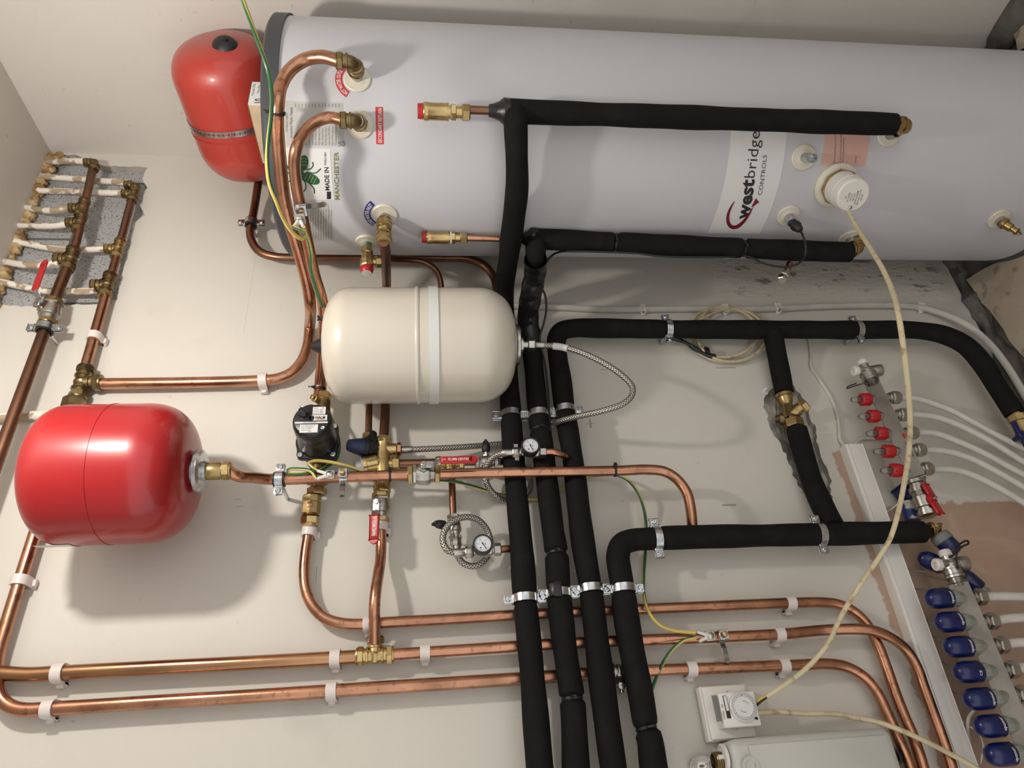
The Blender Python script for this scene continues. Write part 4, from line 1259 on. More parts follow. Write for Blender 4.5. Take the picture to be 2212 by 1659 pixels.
ob('tape_patch', bm, tape_black, None, 'scrap of black tape over the clamp of the second insulated pipe', 'tape')
for pts, uv, lab in ((P2, (1202, 1196), 'cable tie round the second insulated pipe just above its lower clamp'), (P2, (1237, 1510), 'cable tie pinching the second insulated pipe low down near the timer level'), (P4, (1396, 1573), 'cable tie pinching the fourth insulated pipe beside the timer'), (P2, (1166, 930), 'cable tie round the second insulated pipe beside the pressure gauge'),
                     (P2v, (1328, 524), 'cable tie on the lower cylinder pipe nearer the tape'), (P2v, (1604, 536), 'cable tie on the lower cylinder pipe nearer the brass elbow')):
    p, T = nearpx(pts, uv); tie(lab, p, T, RI * (.78 if uv[1] != 930 else .88), OUT + V((-.5, 0, 0)), wd=.005)

# ------------------------------------------------------------------ brass strainer in the broken plaster
cS = at(1702, 900, .022); T = (at(1712, 922, .022) - at(1694, 852, .022)).normalized()
t = thing('brass_strainer', 'brass strainer valve set in the hole broken through the plaster', 'valve', cS)
aS, bS = at(1692, 850, .026), at(1717, 926, .024); L_ = (bS - aS).length
bm = NB(); lathe(bm, aS, bS - aS, [(0, .019), (.004, .0225), (.012, .0225), (.014, .019), (.026, .017), (.034, .013), (.045, .015), (.058, .020), (L_ - .03, .021), (L_ - .028, .022)], 24)
ob('body', bm, brass, t)
bm = NB(); hexa(bm, bS - T * .014, T, .024, .0245, .2); ob('nut', bm, brass, t)
arm0 = at(1704, 900, .028); arm1 = at(1732, 878, .05); ad = (arm1 - arm0).normalized(); al = (arm1 - arm0).length
bm = NB(); lathe(bm, arm0, ad, [(0, .012), (al * .6, .014), (al * .62, .0165), (al * .7, .0165), (al * .72, .014), (al, .014)], 20); ob('side_arm', bm, brass, t)
bm = NB(); hexa(bm, arm1 + ad * .006, ad, .016, .0185, .3); ob('nut', bm, brass_bright, t)
bm = NB(); a1 = at(1686, 905, .01); lathe(bm, at(1700, 905, .02), a1 - at(1700, 905, .02), [(0, .013), (.012, .016), (.016, .012), (.026, .010)], 14); ob('plug', bm, brass_dark, t)

# ------------------------------------------------------------------ the run from the hanging red vessel
PR = cpipe('copper pipe from the hanging red vessel bending into the fourth insulated pipe',
           [V((rx, ry, zb2 - .062)), (515, 1028.5, .170), (545, 1031, .138), (580, 1035, .108), (606, 1036, .102), (720, 1031.5, .102), (850, 1027), (1000, 1023), (1100, 1021), (1330, 1017), (1400, 1014.5), (1436, 1019), (1464, 1037), (1484, 1066, .10), (1492, 1100, .09), (1496, 1142, .066)], R22 * 1.05, copper)
clamp('rubber-lined zinc clamp with long stud on the pipe from the hanging red vessel', nearpx(PR, (604, 1036))[0], ZZ, .0150, True)
p = nearpx(PR, (880, 1026))[0]; q = nearpx(PR, (951, 1024))[0]
ballvalve('chrome ball valve with horizontal red lever on the pipe from the hanging red vessel', p, q, R22 * 1.1, dict(n=V((.25, -1, 0)), d=-ZZ, L=.070, w=.019, mat=red_plastic, text='PLUMB CENTRE'), nickel, brass)
for uv, lab in (((843, 1029), 'cable tie on the copper pipe just before the red-handled valve'), ((1328, 1018), 'cable tie on the copper pipe beyond the four insulated pipes')):
    p, T = nearpx(PR, uv); tie(lab, p, T, R22 * 1.1, OUT + V((.6, 0, 0)))
for pts, uv, lab, sd in ((PH, (600, 243), 'cable tie holding the earth wire to the large swan-neck pipe', OUT + ZZ * 2), (PS, (699, 685), 'cable tie on the pipe tucked behind the top of the cream vessel', OUT), (PS, (691, 838), 'cable tie just above the pump', OUT + ZZ)):
    p, T = nearpx(pts, uv); tie(lab, p, T, (R28 if pts is PH else R22 * 1.1) + .001, sd)


def earthclamp(label, p, T, r, tail, lug):
    """plated earth clamp: band, saddle with screw, terminal with lug screw and the spare strap end"""
    p = V(p); T = V(T).normalized(); N_ = (OUT - OUT.dot(T) * T).normalized(); E_ = V(tail); E_ = (E_ - E_.dot(T) * T).normalized()
    t = thing('earth_clamp', label, 'earth clamp', p, 'earth bonding clamps')
    bm = NB(); band_open(bm, p, T, r + .0004, .015, .0012); box(bm, p + N_ * (r + .006), .020, .020, .010, .001, 1, T.cross(N_), T, N_); ob('saddle', bm, zinc, t)
    bm = NB(); lathe(bm, p + N_ * (r + .010), N_, [(0, .004), (.006, .004), (.006, .0062), (.009, .0055), (.0095, .003)], 16); ob('screw', bm, brass_bright, t)
    lp = p + V(lug).normalized() * .026 + N_ * (r + .003)
    bm = NB(); box(bm, lp, .020, .020, .003, .0008, 1, T.cross(N_), T, N_); lathe(bm, lp, N_, [(0, .007), (.004, .007), (.0055, .005), (.006, .0)], 18); ob('terminal', bm, nickel, t)
    bm = NB(); c0 = p + E_ * (r + .001); sweep_pts = [c0 - N_ * .0 + N_ * .002, c0 + E_ * .010 + N_ * .006, c0 + E_ * .022 + N_ * .008, c0 + E_ * .036 + N_ * .008]
    for a, b in zip(sweep_pts, sweep_pts[1:]): box(bm, (a + b) / 2, .010, (b - a).length + .001, .0012, .0004, 1, T, (b - a), T.cross(b - a))
    lathe(bm, sweep_pts[-1] - N_ * .0006, N_, [(0, .005), (.0012, .005)], 16)
    ob('strap_tail', bm, steel_brushed, t)
    return lp


def lugs(lp, d1, spread, T, par=None):
    out = []
    for s in (-1, 1):
        a = lp; dd = (V(d1).normalized() + V(spread).normalized() * s * .35).normalized()
        bm = NB(); rod(bm, a + dd * .008, a + dd * .028, .0038, .0032, 12)
        out.append(a + dd * .028); yield bm, a + dd * .028


pE, TE = nearpx(PR, (742, 1031)); lp1 = earthclamp('earth clamp on the copper pipe below the pump', pE, ZZ, R22 * 1.05, -XX, ZZ)
lug1 = []
for bm, e in lugs(lp1, ZZ, XX, None):
    ob('cable_lug', bm, plast_white, None, 'white crimped lug on the clamp below the pump, ' + ('lower' if not lug1 else 'upper'), 'cable lug'); lug1.append(e)
pE, TE = nearpx(PS, (650, 448)); lp2 = earthclamp('earth clamp on the pipe in front of the cylinder with a sticking-out strap end', pE, TE, R22 * 1.05, V((.5, -.3, -.8)), -XX)
lug2 = []
for bm, e in lugs(lp2, -XX + OUT * .2, ZZ, None):
    ob('cable_lug', bm, plast_white, None, 'white crimped lug on the clamp in front of the cylinder, ' + ('right' if not lug2 else 'left'), 'cable lug'); lug2.append(e)

# ------------------------------------------------------------------ pump
OPp = .055
cP = at(673, 905, .185); ax_ = V((cP.x, 0, cP.z))
t = thing('circulation_pump', 'black circulation pump with silver printed label', 'pump', V((cP.x, -OPp, cP.z)))
P0 = lambda off: V((cP.x, -off, cP.z))
bm = NB(); lathe(bm, P0(.030), OUT, [(0, .020), (.010, .036), (.028, .044), (.040, .046), (.046, .046)], 40)
ntop = at(689, 868, OPp); nbot = at(673, 1030, OPp)
rod(bm, P0(OPp), V((ntop.x, -OPp, cP.z)), .017); rod(bm, P0(OPp), V((nbot.x, -OPp, cP.z)), .017)
ob('pump_casing', bm, brass_dark, t)
bm = NB()
n = 48; ring0 = []; 
prof_ = [(.078, 1.0), (.086, 1.0), (.088, .96), (.092, .86)]
def flg(a): return .047 + .009 * max(0, math.cos(4 * (a - PI / 4))) ** 2
rings = []
for off, k in ((.076, .97), (.078, 1.0), (.088, 1.0), (.090, .97)):
    rings.append([bm.verts.new(P0(off) + V((math.cos(2 * PI * i / n), 0, math.sin(2 * PI * i / n))) * flg(2 * PI * i / n) * k) for i in range(n)])
for p, q in zip(rings, rings[1:]):
    for i in range(n): bm.faces.new((p[i], p[(i + 1) % n], q[(i + 1) % n], q[i]))
bm.faces.new(rings[0]); bm.faces.new(rings[-1])
ob('flange_plate', bm, plast_black, t)
bm = NB(); lathe(bm, P0(.088), OUT, [(0, .043), (.010, .0415), (.030, .0400), (.055, .0385), (.058, .0405), (.080, .0405), (.088, .0395), (.094, .037), (.096, .034), (.0955, 0)], 56)
ob('motor_housing', bm, plast_black, t)
for i in range(4):
    a = PI / 4 + i * PI / 2; q = P0(.089) + V((math.cos(a), 0, math.sin(a))) * .0485
    bm = NB(); lathe(bm, q, OUT, [(0, .006), (.004, .006), (.005, .0045), (.005, .0025), (.003, .0022), (.003, 0)], 6 if i % 2 else 16); ob('bolt', bm, zinc, t)
fo = .1840; rt, upv = -ZZ, XX   # label text reads downwards along the wall
fl = lambda a, b, e=0: P0(fo + e) + rt * a + upv * b
bm = NB(); lathe(bm, fl(-.017, .015, -.004), OUT, [(0, .011), (.004, .0118), (.008, .0118), (.010, .0105), (.0105, 0)], 28); box(bm, fl(-.017, .015, .0078), .004, .004, .018, .001, 1, (rt + upv * 1.2), OUT, (upv - rt * 1.2)); ob('speed_knob', bm, plast_black, t)
bm = NB(); box(bm, fl(.014, .020, .0002), .026, .0006, .018, 0, 1, rt, OUT, upv); box(bm, fl(.013, .003, .0002), .036, .0006, .013, 0, 1, rt, OUT, upv); box(bm, fl(.0, -.008, .0002), .066, .0006, .0036, 0, 1, rt, OUT, upv); box(bm, fl(-.004, -.022, .0002), .036, .0006, .019, 0, 1, rt, OUT, upv)
ob('rating_label', bm, label_white, t, 'silvery white printed label')
bm = NB(); add_text(bm, 'HALM', flat(fl(.008, .000, .0012), rt, upv), .019, .0065, .02); box(bm, fl(.002, .003, .001), .006, .0005, .007, 0, 1, rt, OUT, upv)
for i in range(4): add_text(bm, ['Hz    P', 'I 0.2A 40W', 'II 0.3A 58W', 'III 0.3A 78W'][i], flat(fl(.003, .0250 - i * .0042, .001), rt, upv), .020, .0022)
for i, s in enumerate(['Type: HUPA 25-6.0 U 180', 'Nr: 10 0030.03', 'Art.Nr: 2131 000881', 'Made in EU']): add_text(bm, s, flat(fl(-.019, -.0160 - i * .0036, .001), rt, upv), .028 - .004 * i, .0020)
add_text(bm, 'CE', flat(fl(-.004, -.030, .001), rt, upv), .005, .003); add_text(bm, 'MADE IN GERMANY', flat(fl(-.016, -.0088, .001), rt, upv), .028, .0016)
ob('lettering', bm, ink, t)
bm = NB(); box(bm, fl(.018, -.0012, .0008), .019, .0006, .0012, 0, 1, rt, OUT, upv); ob('label_stripe', bm, M('stripe_orange', (.55, .22, .04), .5), t)
bm = NB(); lathe(bm, fl(-.004, .002, 0), OUT, [(0, .0075), (.0008, .0085), (.002, .0085), (.002, .005), (.0005, .0045), (.0005, 0)], 6); ob('vent_plug', bm, plast_black, t)
bm = NB()
add_text(bm, '>', flat(fl(.006, .0335, .0008), rt, upv), .004, .004, .03); box(bm, fl(.003, .035, .0006), .007, .0005, .0012, 0, 1, rt, OUT, upv)
ob('arrow', bm, ink_white, t, 'white arrow')
for (a, b) in ((-.022, .029), (.024, -.021)):
    bm = NB(); lathe(bm, fl(a, b, 0), OUT, [(-.002, .004), (.002, .004), (.0025, .003), (.0015, 0)], 14); ob('screw', bm, zinc, t)
# isolating valve above, nut and service valve below
zz_ = cP.z
a, b = V((at(694, 852, OPp).x, -OPp, zz_)), V((at(678, 905, OPp).x, -OPp, zz_))
t = thing('isolating_valve', 'brass isolating valve with screw slot above the pump', 'valve', (a + b) / 2)
dd = (b - a).normalized(); L_ = (b - a).length
bm = NB(); lathe(bm, a + dd * .010, dd, [(0, .013), (.004, .016), (.014, .0165), (L_ * .8, .0165), (L_ * .82, .020), (L_, .020)], 8); rod(bm, a + dd * .024, a + dd * .024 + ZZ * .016 + OUT * .020, .008, .007)
ob('body', bm, brass_bright, t)
bm = NB(); hexa(bm, a + dd * .006, dd, .017, .0175, .3); ob('nut', bm, brass_bright, t)
bm = NB(); q = a + dd * .024 + ZZ * .014 + OUT * .020; lathe(bm, q, (OUT * .8 + ZZ * .6), [(0, .009), (.005, .009), (.006, .006), (.013, .006), (.014, .004)], 16); ob('spindle', bm, brass_bright, t)
a, b = V((at(674, 1022, OPp).x, -OPp, zz_)), V((at(672, 1066, .05).x, -.05, zz_))
t = thing('pump_union', 'brass union nut below the pump behind the copper pipe', 'pipe fitting', (a + b) / 2)
dd = (b - a).normalized(); L_ = (b - a).length
bm = NB(); hexa(bm, a + dd * .01, dd, .030, .026, .1, 8); rod(bm, a, b, .015); ob('union_nut', bm, brass, t)
bm = NB(); hexa(bm, a + dd * (L_ - .004), dd, .016, .021, .2); ob('nut', bm, brass, t)
a, b = at(674, 1068, .05), at(669, 1134, .036)
t = thing('service_valve', 'brass service valve below the pump with stamped body', 'valve', (a + b) / 2)
dd = (b - a).normalized(); L_ = (b - a).length
bm = NB(); lathe(bm, a, dd, [(0, .013), (.002, .019), (L_ * .18, .020), (L_ * .22, .0185), (L_ * .28, .0200), (L_ * .62, .0200), (L_ * .66, .017), (L_ * .70, .020)], 8)
ob('body', bm, brass, t)
bm = NB(); hexa(bm, b - dd * .010, dd, .018, .0195, .2); lathe(bm, b - dd * .002, dd, [(0, .018), (.003, .0175), (.005, .012)], 20); ob('nut', bm, brass_bright, t)
bm = NB(); q = a + dd * L_ * .44; lathe(bm, q + OUT * .017, OUT, [(0, .006), (.004, .006), (.0045, .004)], 16); ob('slot_screw', bm, copper, t)

# ------------------------------------------------------------------ cold water control group
oC = .055
cC = at(827, 990, oC)
t = thing('water_control_valve', 'multi-port brass cold water control valve with blue-capped relief', 'valve', cC)
zv = cC.z
bm = NB(); a = V((at(829, 950, oC).x, -oC, zv)); b = V((at(824, 1062, oC).x, -oC, zv)); L_ = (a - b).length; dd = (b - a).normalized()
lathe(bm, a, dd, [(0, .014), (.004, .0175), (.012, .0165), (.018, .015), (L_ * .45, .018), (L_ * .55, .018), (L_ * .8, .015), (L_ * .82, .018), (L_, .018)], 20)
x1 = at(829, 971, oC).x; x2 = at(829, 1003, oC).x
rod(bm, V((x1, -oC, zv + .018)), V((x1, -oC, at(856, 972, oC).z)), .0135); rod(bm, V((x2, -oC, zv)), V((x2, -oC, at(856, 1003, oC).z)), .012)
ob('body', bm, brass_bright, t)
for (xx_, uu) in ((x1, 862), (x2, 856)):
    bm = NB(); hexa(bm, V((xx_, -oC, at(uu, 990, oC).z)), ZZ, .016 if uu == 856 else .010, .0185 if uu == 856 else .015, .2); ob('nut', bm, brass if uu == 856 else copper, t)
bm = NB(); hexa(bm, a + dd * .003, dd, .018, .019, .2); ob('nut', bm, brass, t)
bm = NB(); hexa(bm, b - dd * .006, dd, .018, .019, .2); ob('nut', bm, brass, t)
# reducing valve head leaning out
ra = V((x2 + .006, -oC - .004, zv)); rb = at(784, 1006, .060); rd = (rb - ra).normalized(); rl = (rb - ra).length
bm = NB(); lathe(bm, ra, rd, [(0, .012), (rl * .25, .015), (rl * .28, .019), (rl * .8, .0195), (rl * .82, .021), (rl, .021)], 32); ob('reducer_housing', bm, brass_bright, t)
bm = NB(); lathe(bm, ra + rd * rl, rd, [(0, .0205), (.003, .0205), (.005, .015), (.014, .014), (.016, .011)], 28); ob('grey_cap', bm, M('grey_plastic', (.36, .37, .38), .45), t, 'grey plastic cap')
bm = NB(); add_text(bm, 'reduce', flat(ra + rd * rl * .75 + OUT * .0205 - XX * .004, -rd, XX), .022, .007, .02); ob('lettering', bm, brass_dark, t)
# relief valve, black body and navy knob
ka = V((x1, -oC - .003, zv + .014)); kb = V((x1, -oC - .010, at(795, 968, oC).z))
bm = NB(); lathe(bm, ka, kb - ka, [(0, .014), (.006, .016), (.010, .016), (.012, .018), ((kb - ka).length, .019), ((kb - ka).length + .002, .0215), ((kb - ka).length + .010, .0215)], 28)
rod(bm, kb + V((0, -.002, -.006)), V((at(797, 938, oC).x, -oC, kb.z - .006)), .013)
ob('relief_body', bm, plast_black, t)
kd = (kb - ka).normalized(); kk = kb + kd * .008
bm = NB(); lathe(bm, kk, kd, [(0, .020), (.004, .0205), (.022, .0165), (.036, .0125), (.038, .010), (.038, 0)], 12); ob('relief_knob', bm, navy, t, 'navy blue knob')
bm = NB(); hexa(bm, at(797, 945, oC), XX, .016, .0165, .1); ob('nut', bm, brass_dark, t)
a, b = at(823, 1064, .050), at(822, 1128, .042)
ballvalve('chrome ball valve with red lever hanging down below the cold water control valve', a, b, R22 * 1.0, dict(n=V((0, -1, .25)), d=-XX, L=.052, w=.0185, mat=red_plastic, text='PLUMB CENTRE', crank=.008), nickel, brass)
PW = cpipe('copper pipe with a slight kink dropping from the lower red-handled valve to the brass tee', [(822, 1124, .042), (823, 1180, .036), (822, 1205, .040), (818, 1235, .055), (812, 1275, .070), (809, 1310, .072), (809, 1350, .060), (809, 1388, .042)], R22 * 1.02, copper)
fitting('compression_tee', 'brass tee on the upper of the two long copper pipes', 'pipe fitting', at(810, 1416, .032), (XX, ZZ, -ZZ), R22, brass_bright, arm=.022)
PCc = cpipe('copper pipe looping from under the pump, topmost of the three long copper pipes',
            [(669, 1130, .034), (667, 1150, .03), (660, 1195), (657, 1240), (661, 1275), (675, 1308), (700, 1334), (735, 1346), (775, 1348.5), (830, 1345), (1000, 1335.5), (1150, 1326.5), (1340, 1317.5), (1520, 1310), (1705, 1302.5), (1780, 1301.5), (1812, 1306), (1843, 1320), (1869, 1344), (1887, 1374), (1901, 1404), (1917, 1448), (1936, 1503), (1955, 1551), (1972, 1590), (1991, 1647), (2012, 1720, .03), V((at(2150, 2250, .03).x, -.03, at(2012, 1720, .03).z - .06))], R22, copper)
PA = cpipe('copper pipe right of the brass tee running along and curving down, middle of the three', [(830, 1415, .032), (1000, 1404), (1170, 1393), (1340, 1384.5), (1530, 1377), (1690, 1369.5), (1783, 1361, .036), (1859, 1359, .055), (1885, 1362, .058), (1918, 1374, .055), (1957, 1403, .04), (1980, 1440, .036), (1995, 1482), (2013, 1532), (2034, 1590), (2053, 1647), (2075, 1720, .036), V((at(2150, 2250, .03).x, -.036, at(2075, 1720, .036).z - .05))], R22, copper)
PB = cpipe('copper pipe curving down beside the timer, lowest of the three', [(1352, 1450.5, .03), (1430, 1447), (1545, 1443), (1740, 1436), (1783, 1434), (1826, 1440), (1866, 1462), (1895, 1497), (1915, 1538), (1933, 1578), (1951, 1620), (1963, 1650), (1985, 1720, .03), V((at(2150, 2250, .03).x, -.03, at(1985, 1720, .03).z - .06))], R22, copper)
fitting('compression_tee', 'nickel tee half hidden between the third and fourth insulated pipes', 'pipe fitting', at(1336, 1451, .03), (ZZ, -ZZ, -XX), R22 * .95, nickel, arm=.012)
t = thing('drain_valve', 'small drain cock hanging below the nickel tee by the fourth insulated pipe', 'valve', at(1343, 1476, .03))
bm = NB(); d0 = at(1338, 1462, .032); rod(bm, d0, d0 - XX * .03, .006); lathe(bm, d0 - XX * .018 + OUT * .0, OUT * 1, [(-.006, .007), (.012, .007), (.013, .003)], 12); ob('body', bm, nickel, t)
bm = NB(); box(bm, d0 - XX * .018 + OUT * .014, .002, .002, .010, 0, 1); box(bm, d0 - XX * .018 + OUT * .014, .010, .002, .002, 0, 1); ob('tap_head', bm, nickel, t)

# clips
for pts, uv, r, lab in ((p2, (202, 727), R28 * .9, 'white clip high on the copper pipe above the hanging red vessel'), (PH, (568, 822), R28, 'white clip on the horizontal copper pipe level with the cream vessel'),
                        (p2, (43, 1254), R28 * .9, 'white clip on the sloping pipe below the hanging red vessel'), (p2, (105, 1531), R28 * .9, 'white clip on the lowest long pipe near its bend'), (p2, (716, 1493), R28 * .9, 'white clip on the lowest long pipe below the brass tee'),
                        (PCc, (668, 1149), R22, 'white clip on the pipe just under the pump valve'), (PCc, (795, 1348), R22, 'white clip where the kinked pipe crosses the topmost long pipe'), (PW, (822, 1138), R22, 'double white clip under the red lever'),
                        (PCc, (1707, 1303), R22, 'white clip on the topmost copper pipe before it curves down'), (PA, (918, 1409), R22, 'white clip on the middle copper pipe right of the brass tee'), (PA, (1683, 1370), R22, 'white clip on the middle copper pipe above the timer'),
                        (PB, (1493, 1445), R22, 'white clip on the lowest copper pipe right of the fourth insulated pipe'), (PB, (1693, 1438), R22, 'white clip on the lowest copper pipe above the timer')):
    p, T = nearpx(pts, uv); clip(lab, p, T, r)
for u, v, lab in ((127, 1453.5, 'white clip on the upper long pipe near the left end'), (724, 1421.5, 'white clip on the upper long pipe left of the brass tee')):
    clip(lab, at(u, v, .03), ZZ, R28 * .98)
# ------------------------------------------------------------------ filling loops
cpipe('short copper pipe from the cold water control valve to a small brass tee', [(862, 1003, oC), (946, 1001, oC)], R22 * .98, copper_dull)
fitting('compression_tee', 'small bright brass tee behind the red-lever handle', 'pipe fitting', at(972, 999, oC), (ZZ, -ZZ, -XX), R15 * 1.25, brass_bright, arm=.020)
cpipe('short thin copper pipe between the small brass tee and the chrome valve with black knob', [(998, 999, oC), (1030, 999, oC)], R15, copper_dull)
ballvalve('small chrome valve with upright black knob beside the first insulated pipe', at(1026, 999, oC), at(1076, 997, oC), R15 * 1.05, dict(kind='knob', n=V((1, -.15, 0)), d=ZZ), nickel)
cpipe('thin copper pipe dropping from the small brass tee to the lower filling loop', [(975, 1016, oC), (977, 1060, .052), (979, 1118, .050)], R15, copper_dull)
ballvalve('small chrome valve with black lever at the top of the lower filling loop', at(979, 1112, .050), at(984, 1166, .050), R15 * 1.05, dict(kind='knob', n=V((0, -.6, 1)), d=XX), nickel)


def wingnut(label, c, d, parent_r=.011, wing=XX):
    d = V(d).normalized(); t = thing('hose_union', label, 'pipe fitting', c)
    bm = NB(); hexa(bm, c, d, .018, parent_r * 1.25, .2, 8); rod(bm, c - d * .018, c + d * .018, parent_r * .75)
    ob('union_nut', bm, nickel, t)
    for s in (-1, 1):
        bm = NB(); box(bm, V(c) + V(wing).normalized() * s * parent_r * 1.5, parent_r * 1.0, .0035, .009, .001, 1, wing, V(wing).cross(d), d); ob('wing', bm, nickel, t)
    return t


og = .095
wingnut('wing-nut union on the lower filling loop under the small chrome valve', at(985, 1172, .058), XX, .010, ZZ)
wingnut('nickel hose union left of the lower pressure gauge', at(1014, 1192, .070), ZZ, .010, XX * .3 + OUT)
wingnut('nickel wing-nut union left of the upper pressure gauge', at(1115, 978, .100), ZZ, .010, XX)


def gauge(label, c, off, a, b, needle, r=.0195):
    p = at(c[0], c[1], off); t = thing('pressure_gauge', label, 'gauge', p)
    pa, pb = at(a[0], a[1], off - .028), at(b[0], b[1], off - .028)
    bm = NB(); rod(bm, pa, pb, .0085); rod(bm, V(p) - OUT * .030, V(p) - OUT * .010, .010); lathe(bm, pa.lerp(pb, .35), pb - pa, [(0, .010), (.002, .013), (.02, .013), (.022, .010)], 20)
    ob('valve_body', bm, nickel, t)
    bm = NB(); hexa(bm, pb, ZZ, .016, .0135, .2); ob('nut', bm, nickel, t)
    bm = NB(); lathe(bm, p - OUT * .020, OUT, [(0, r * .9), (.002, r * 1.02), (.018, r * 1.05), (.021, r * 1.02), (.021, r * .88), (.018, r * .87), (.018, 0)], 40); ob('bezel', bm, plast_black, t)
    bm = NB(); lathe(bm, p - OUT * .0018, OUT, [(0, r * .86), (.0004, r * .86), (.0004, 0)], 36); ob('dial', bm, M('dial_white', (.62, .64, .68), .3), t, 'pale dial')
    bm = NB(); q = p - OUT * .0010
    for i in range(21):
        a_ = math.radians(225 - i * 13.5); e = V((math.cos(a_), 0, math.sin(a_)))
        k = .62 if i % 5 == 0 else .70
        box(bm, q + (e * (r * (k + .78) / 2)), r * (.78 - k), .0003, .0004, 0, 1, e, OUT, e.cross(OUT))
    for s, a_ in (('0', 215), ('1', 150), ('2', 90), ('3', 30), ('4', -35)):
        e = V((math.cos(math.radians(a_)), 0, math.sin(math.radians(a_)))) * r * .48
        add_text(bm, s, flat(q + e - V((.0012, 0, .0014)), XX, ZZ), .0022, .0030)
    add_text(bm, 'bar', flat(q + V((-.0025, 0, -r * .30)), XX, ZZ), .005, .0025)
    e = V((math.cos(needle), 0, math.sin(needle)))
    box(bm, q + e * r * .22 - OUT * -.0006, r * .9, .0004, .0011, 0, 1, e, OUT, e.cross(OUT)); lathe(bm, q, OUT, [(0, .0016), (.001, .0016)], 12)
    ob('markings', bm, ink, t)
    bm = NB(); lathe(bm, q + OUT * .0012, OUT, [(0, r * .86), (.0004, r * .8), (.0008, 0)], 36); 
    bm.free()
    return t


gauge('upper black-rimmed pressure gauge in front of the second insulated pipe', (1146, 962), .135, (1126, 978), (1172, 977), math.radians(200))
gauge('lower black-rimmed pressure gauge left of the first insulated pipe', (1043, 1174), .100, (1022, 1191), (1074, 1187), math.radians(210))
cpipe('short bright copper stub from the lower gauge into the first insulated pipe', [(1078, 1187, .070), (1094, 1186, .066), (1112, 1185, .056)], R15 * 1.05, copper)
cpipe('bent copper stub from the upper gauge into the third insulated pipe', [(1174, 977, .107), (1190, 976, .107), (1208, 980, .103), (1222, 987, .088), (1231, 995, .06)], R15 * 1.05, copper)
RH = .0068
HG = 'braided steel hoses'


def hose(label, spec, r=RH, ends=True):
    pts = path(spec, .004); t = thing('braided_hose', label, 'hose', pts[0], HG)
    bm = NB(); sweep(bm, pts, r, 18); ob('braid', bm, braid, t)
    for q, d in ((pts[0], pts[3] - pts[0]), (pts[-1], pts[-4] - pts[-1])):
        bm = NB(); d = d.normalized(); lathe(bm, q - d * .006, d, [(0, r * 1.05), (.002, r * 1.25), (.024, r * 1.25), (.026, r * 1.1)], 20); ob('ferrule', bm, nickel, t)
    return pts


hose('braided steel hose looping out from the cream vessel past the insulated pipes', [V((wx, wy, zb - .05)), (1178, 746, .172), (1212, 749, .180), (1250, 759, .187), (1300, 782, .190), (1345, 812, .190), (1366, 836, .190), (1364, 856, .188), (1345, 873, .182), (1300, 888, .165), (1250, 899, .135), (1215, 908, .104), (1198, 915, .075), (1190, 920, .05)])
bm = NB(); q = path([(1195, 747.5, .176), (1212, 749.5, .180), (1226, 753, .184)], .004); sweep(bm, q, RH * 1.18, 18); ob('tag', bm, label_white, None, 'white tag wrapped round the hose leaving the cream vessel', 'tag')
hose('straight braided steel hose from the cold water control valve passing behind the first insulated pipe', [(872, 972, .055), (940, 969, .050), (1010, 965, .035), (1060, 961, .018), (1110, 956, .013), (1150, 948, .013), (1185, 930, .018)])
hose('upper filling loop hose coiling behind the first insulated pipe', [(1078, 997, .055), (1088, 998, .045), (1105, 998, .022), (1125, 1004, .013), (1140, 1020, .012), (1146, 1040, .012), (1141, 1062, .012), (1124, 1078, .012), (1100, 1082, .014), (1074, 1073, .030), (1054, 1050, .040), (1047, 1022, .052), (1054, 1000, .070), (1070, 985, .085), (1088, 979, .096), (1104, 978, .100)])
hose('lower filling loop hose coiled into a round loop beside the lower gauge', [(986, 1180, .058), (987, 1192, .056), (990, 1203, .050), (1000, 1216, .044), (1018, 1223, .040), (1038, 1218, .038), (1054, 1200, .036), (1060, 1176, .038), (1052, 1145, .048), (1032, 1123, .062), (1005, 1117, .072), (977, 1127, .078), (960, 1148, .080), (957, 1170, .080), (966, 1188, .078), (984, 1194, .072), (1000, 1193, .070)])

# ------------------------------------------------------------------ earth wires
ER = .0036
cable('green and yellow earth wire hanging across the grey cylinder rim', [(505, -60, .86), (525, 0, .82), (553, 78, .76), (578, 150, .71), (587, 200, .69), (586, 250, .69), (580, 300, .67), (577, 355, .66), (583, 400, .63), (598, 438, .60), (612, 472, .56), (630, 500, .53), (650, 516, .51), (660, 508, .50), lug2[1]], ER, earth, 'earth_wire', 'wire', 'green and yellow earth wires')
cable('green and yellow earth wire passing behind the cream vessel and round the pump', [lug2[0], *onpl((1.140, -.585), (.925, -.085), (668, 525), (672, 552), (672, 580), (681, 618), (692, 652)) , (702, 684, .085), (706, 740, .045), (704, 800, .04), (703, 860, .045), (713, 895, .05), (727, 932, .06), (733, 962, .065), (726, 992, .07), (706, 1008, .085), (680, 1020, .105), (650, 1024, .112), (622, 1022, .110), (622, 1015, .115), (645, 1013, .118), (672, 1018, .118), lug1[0]], ER, earth, 'earth_wire', 'wire', 'green and yellow earth wires')
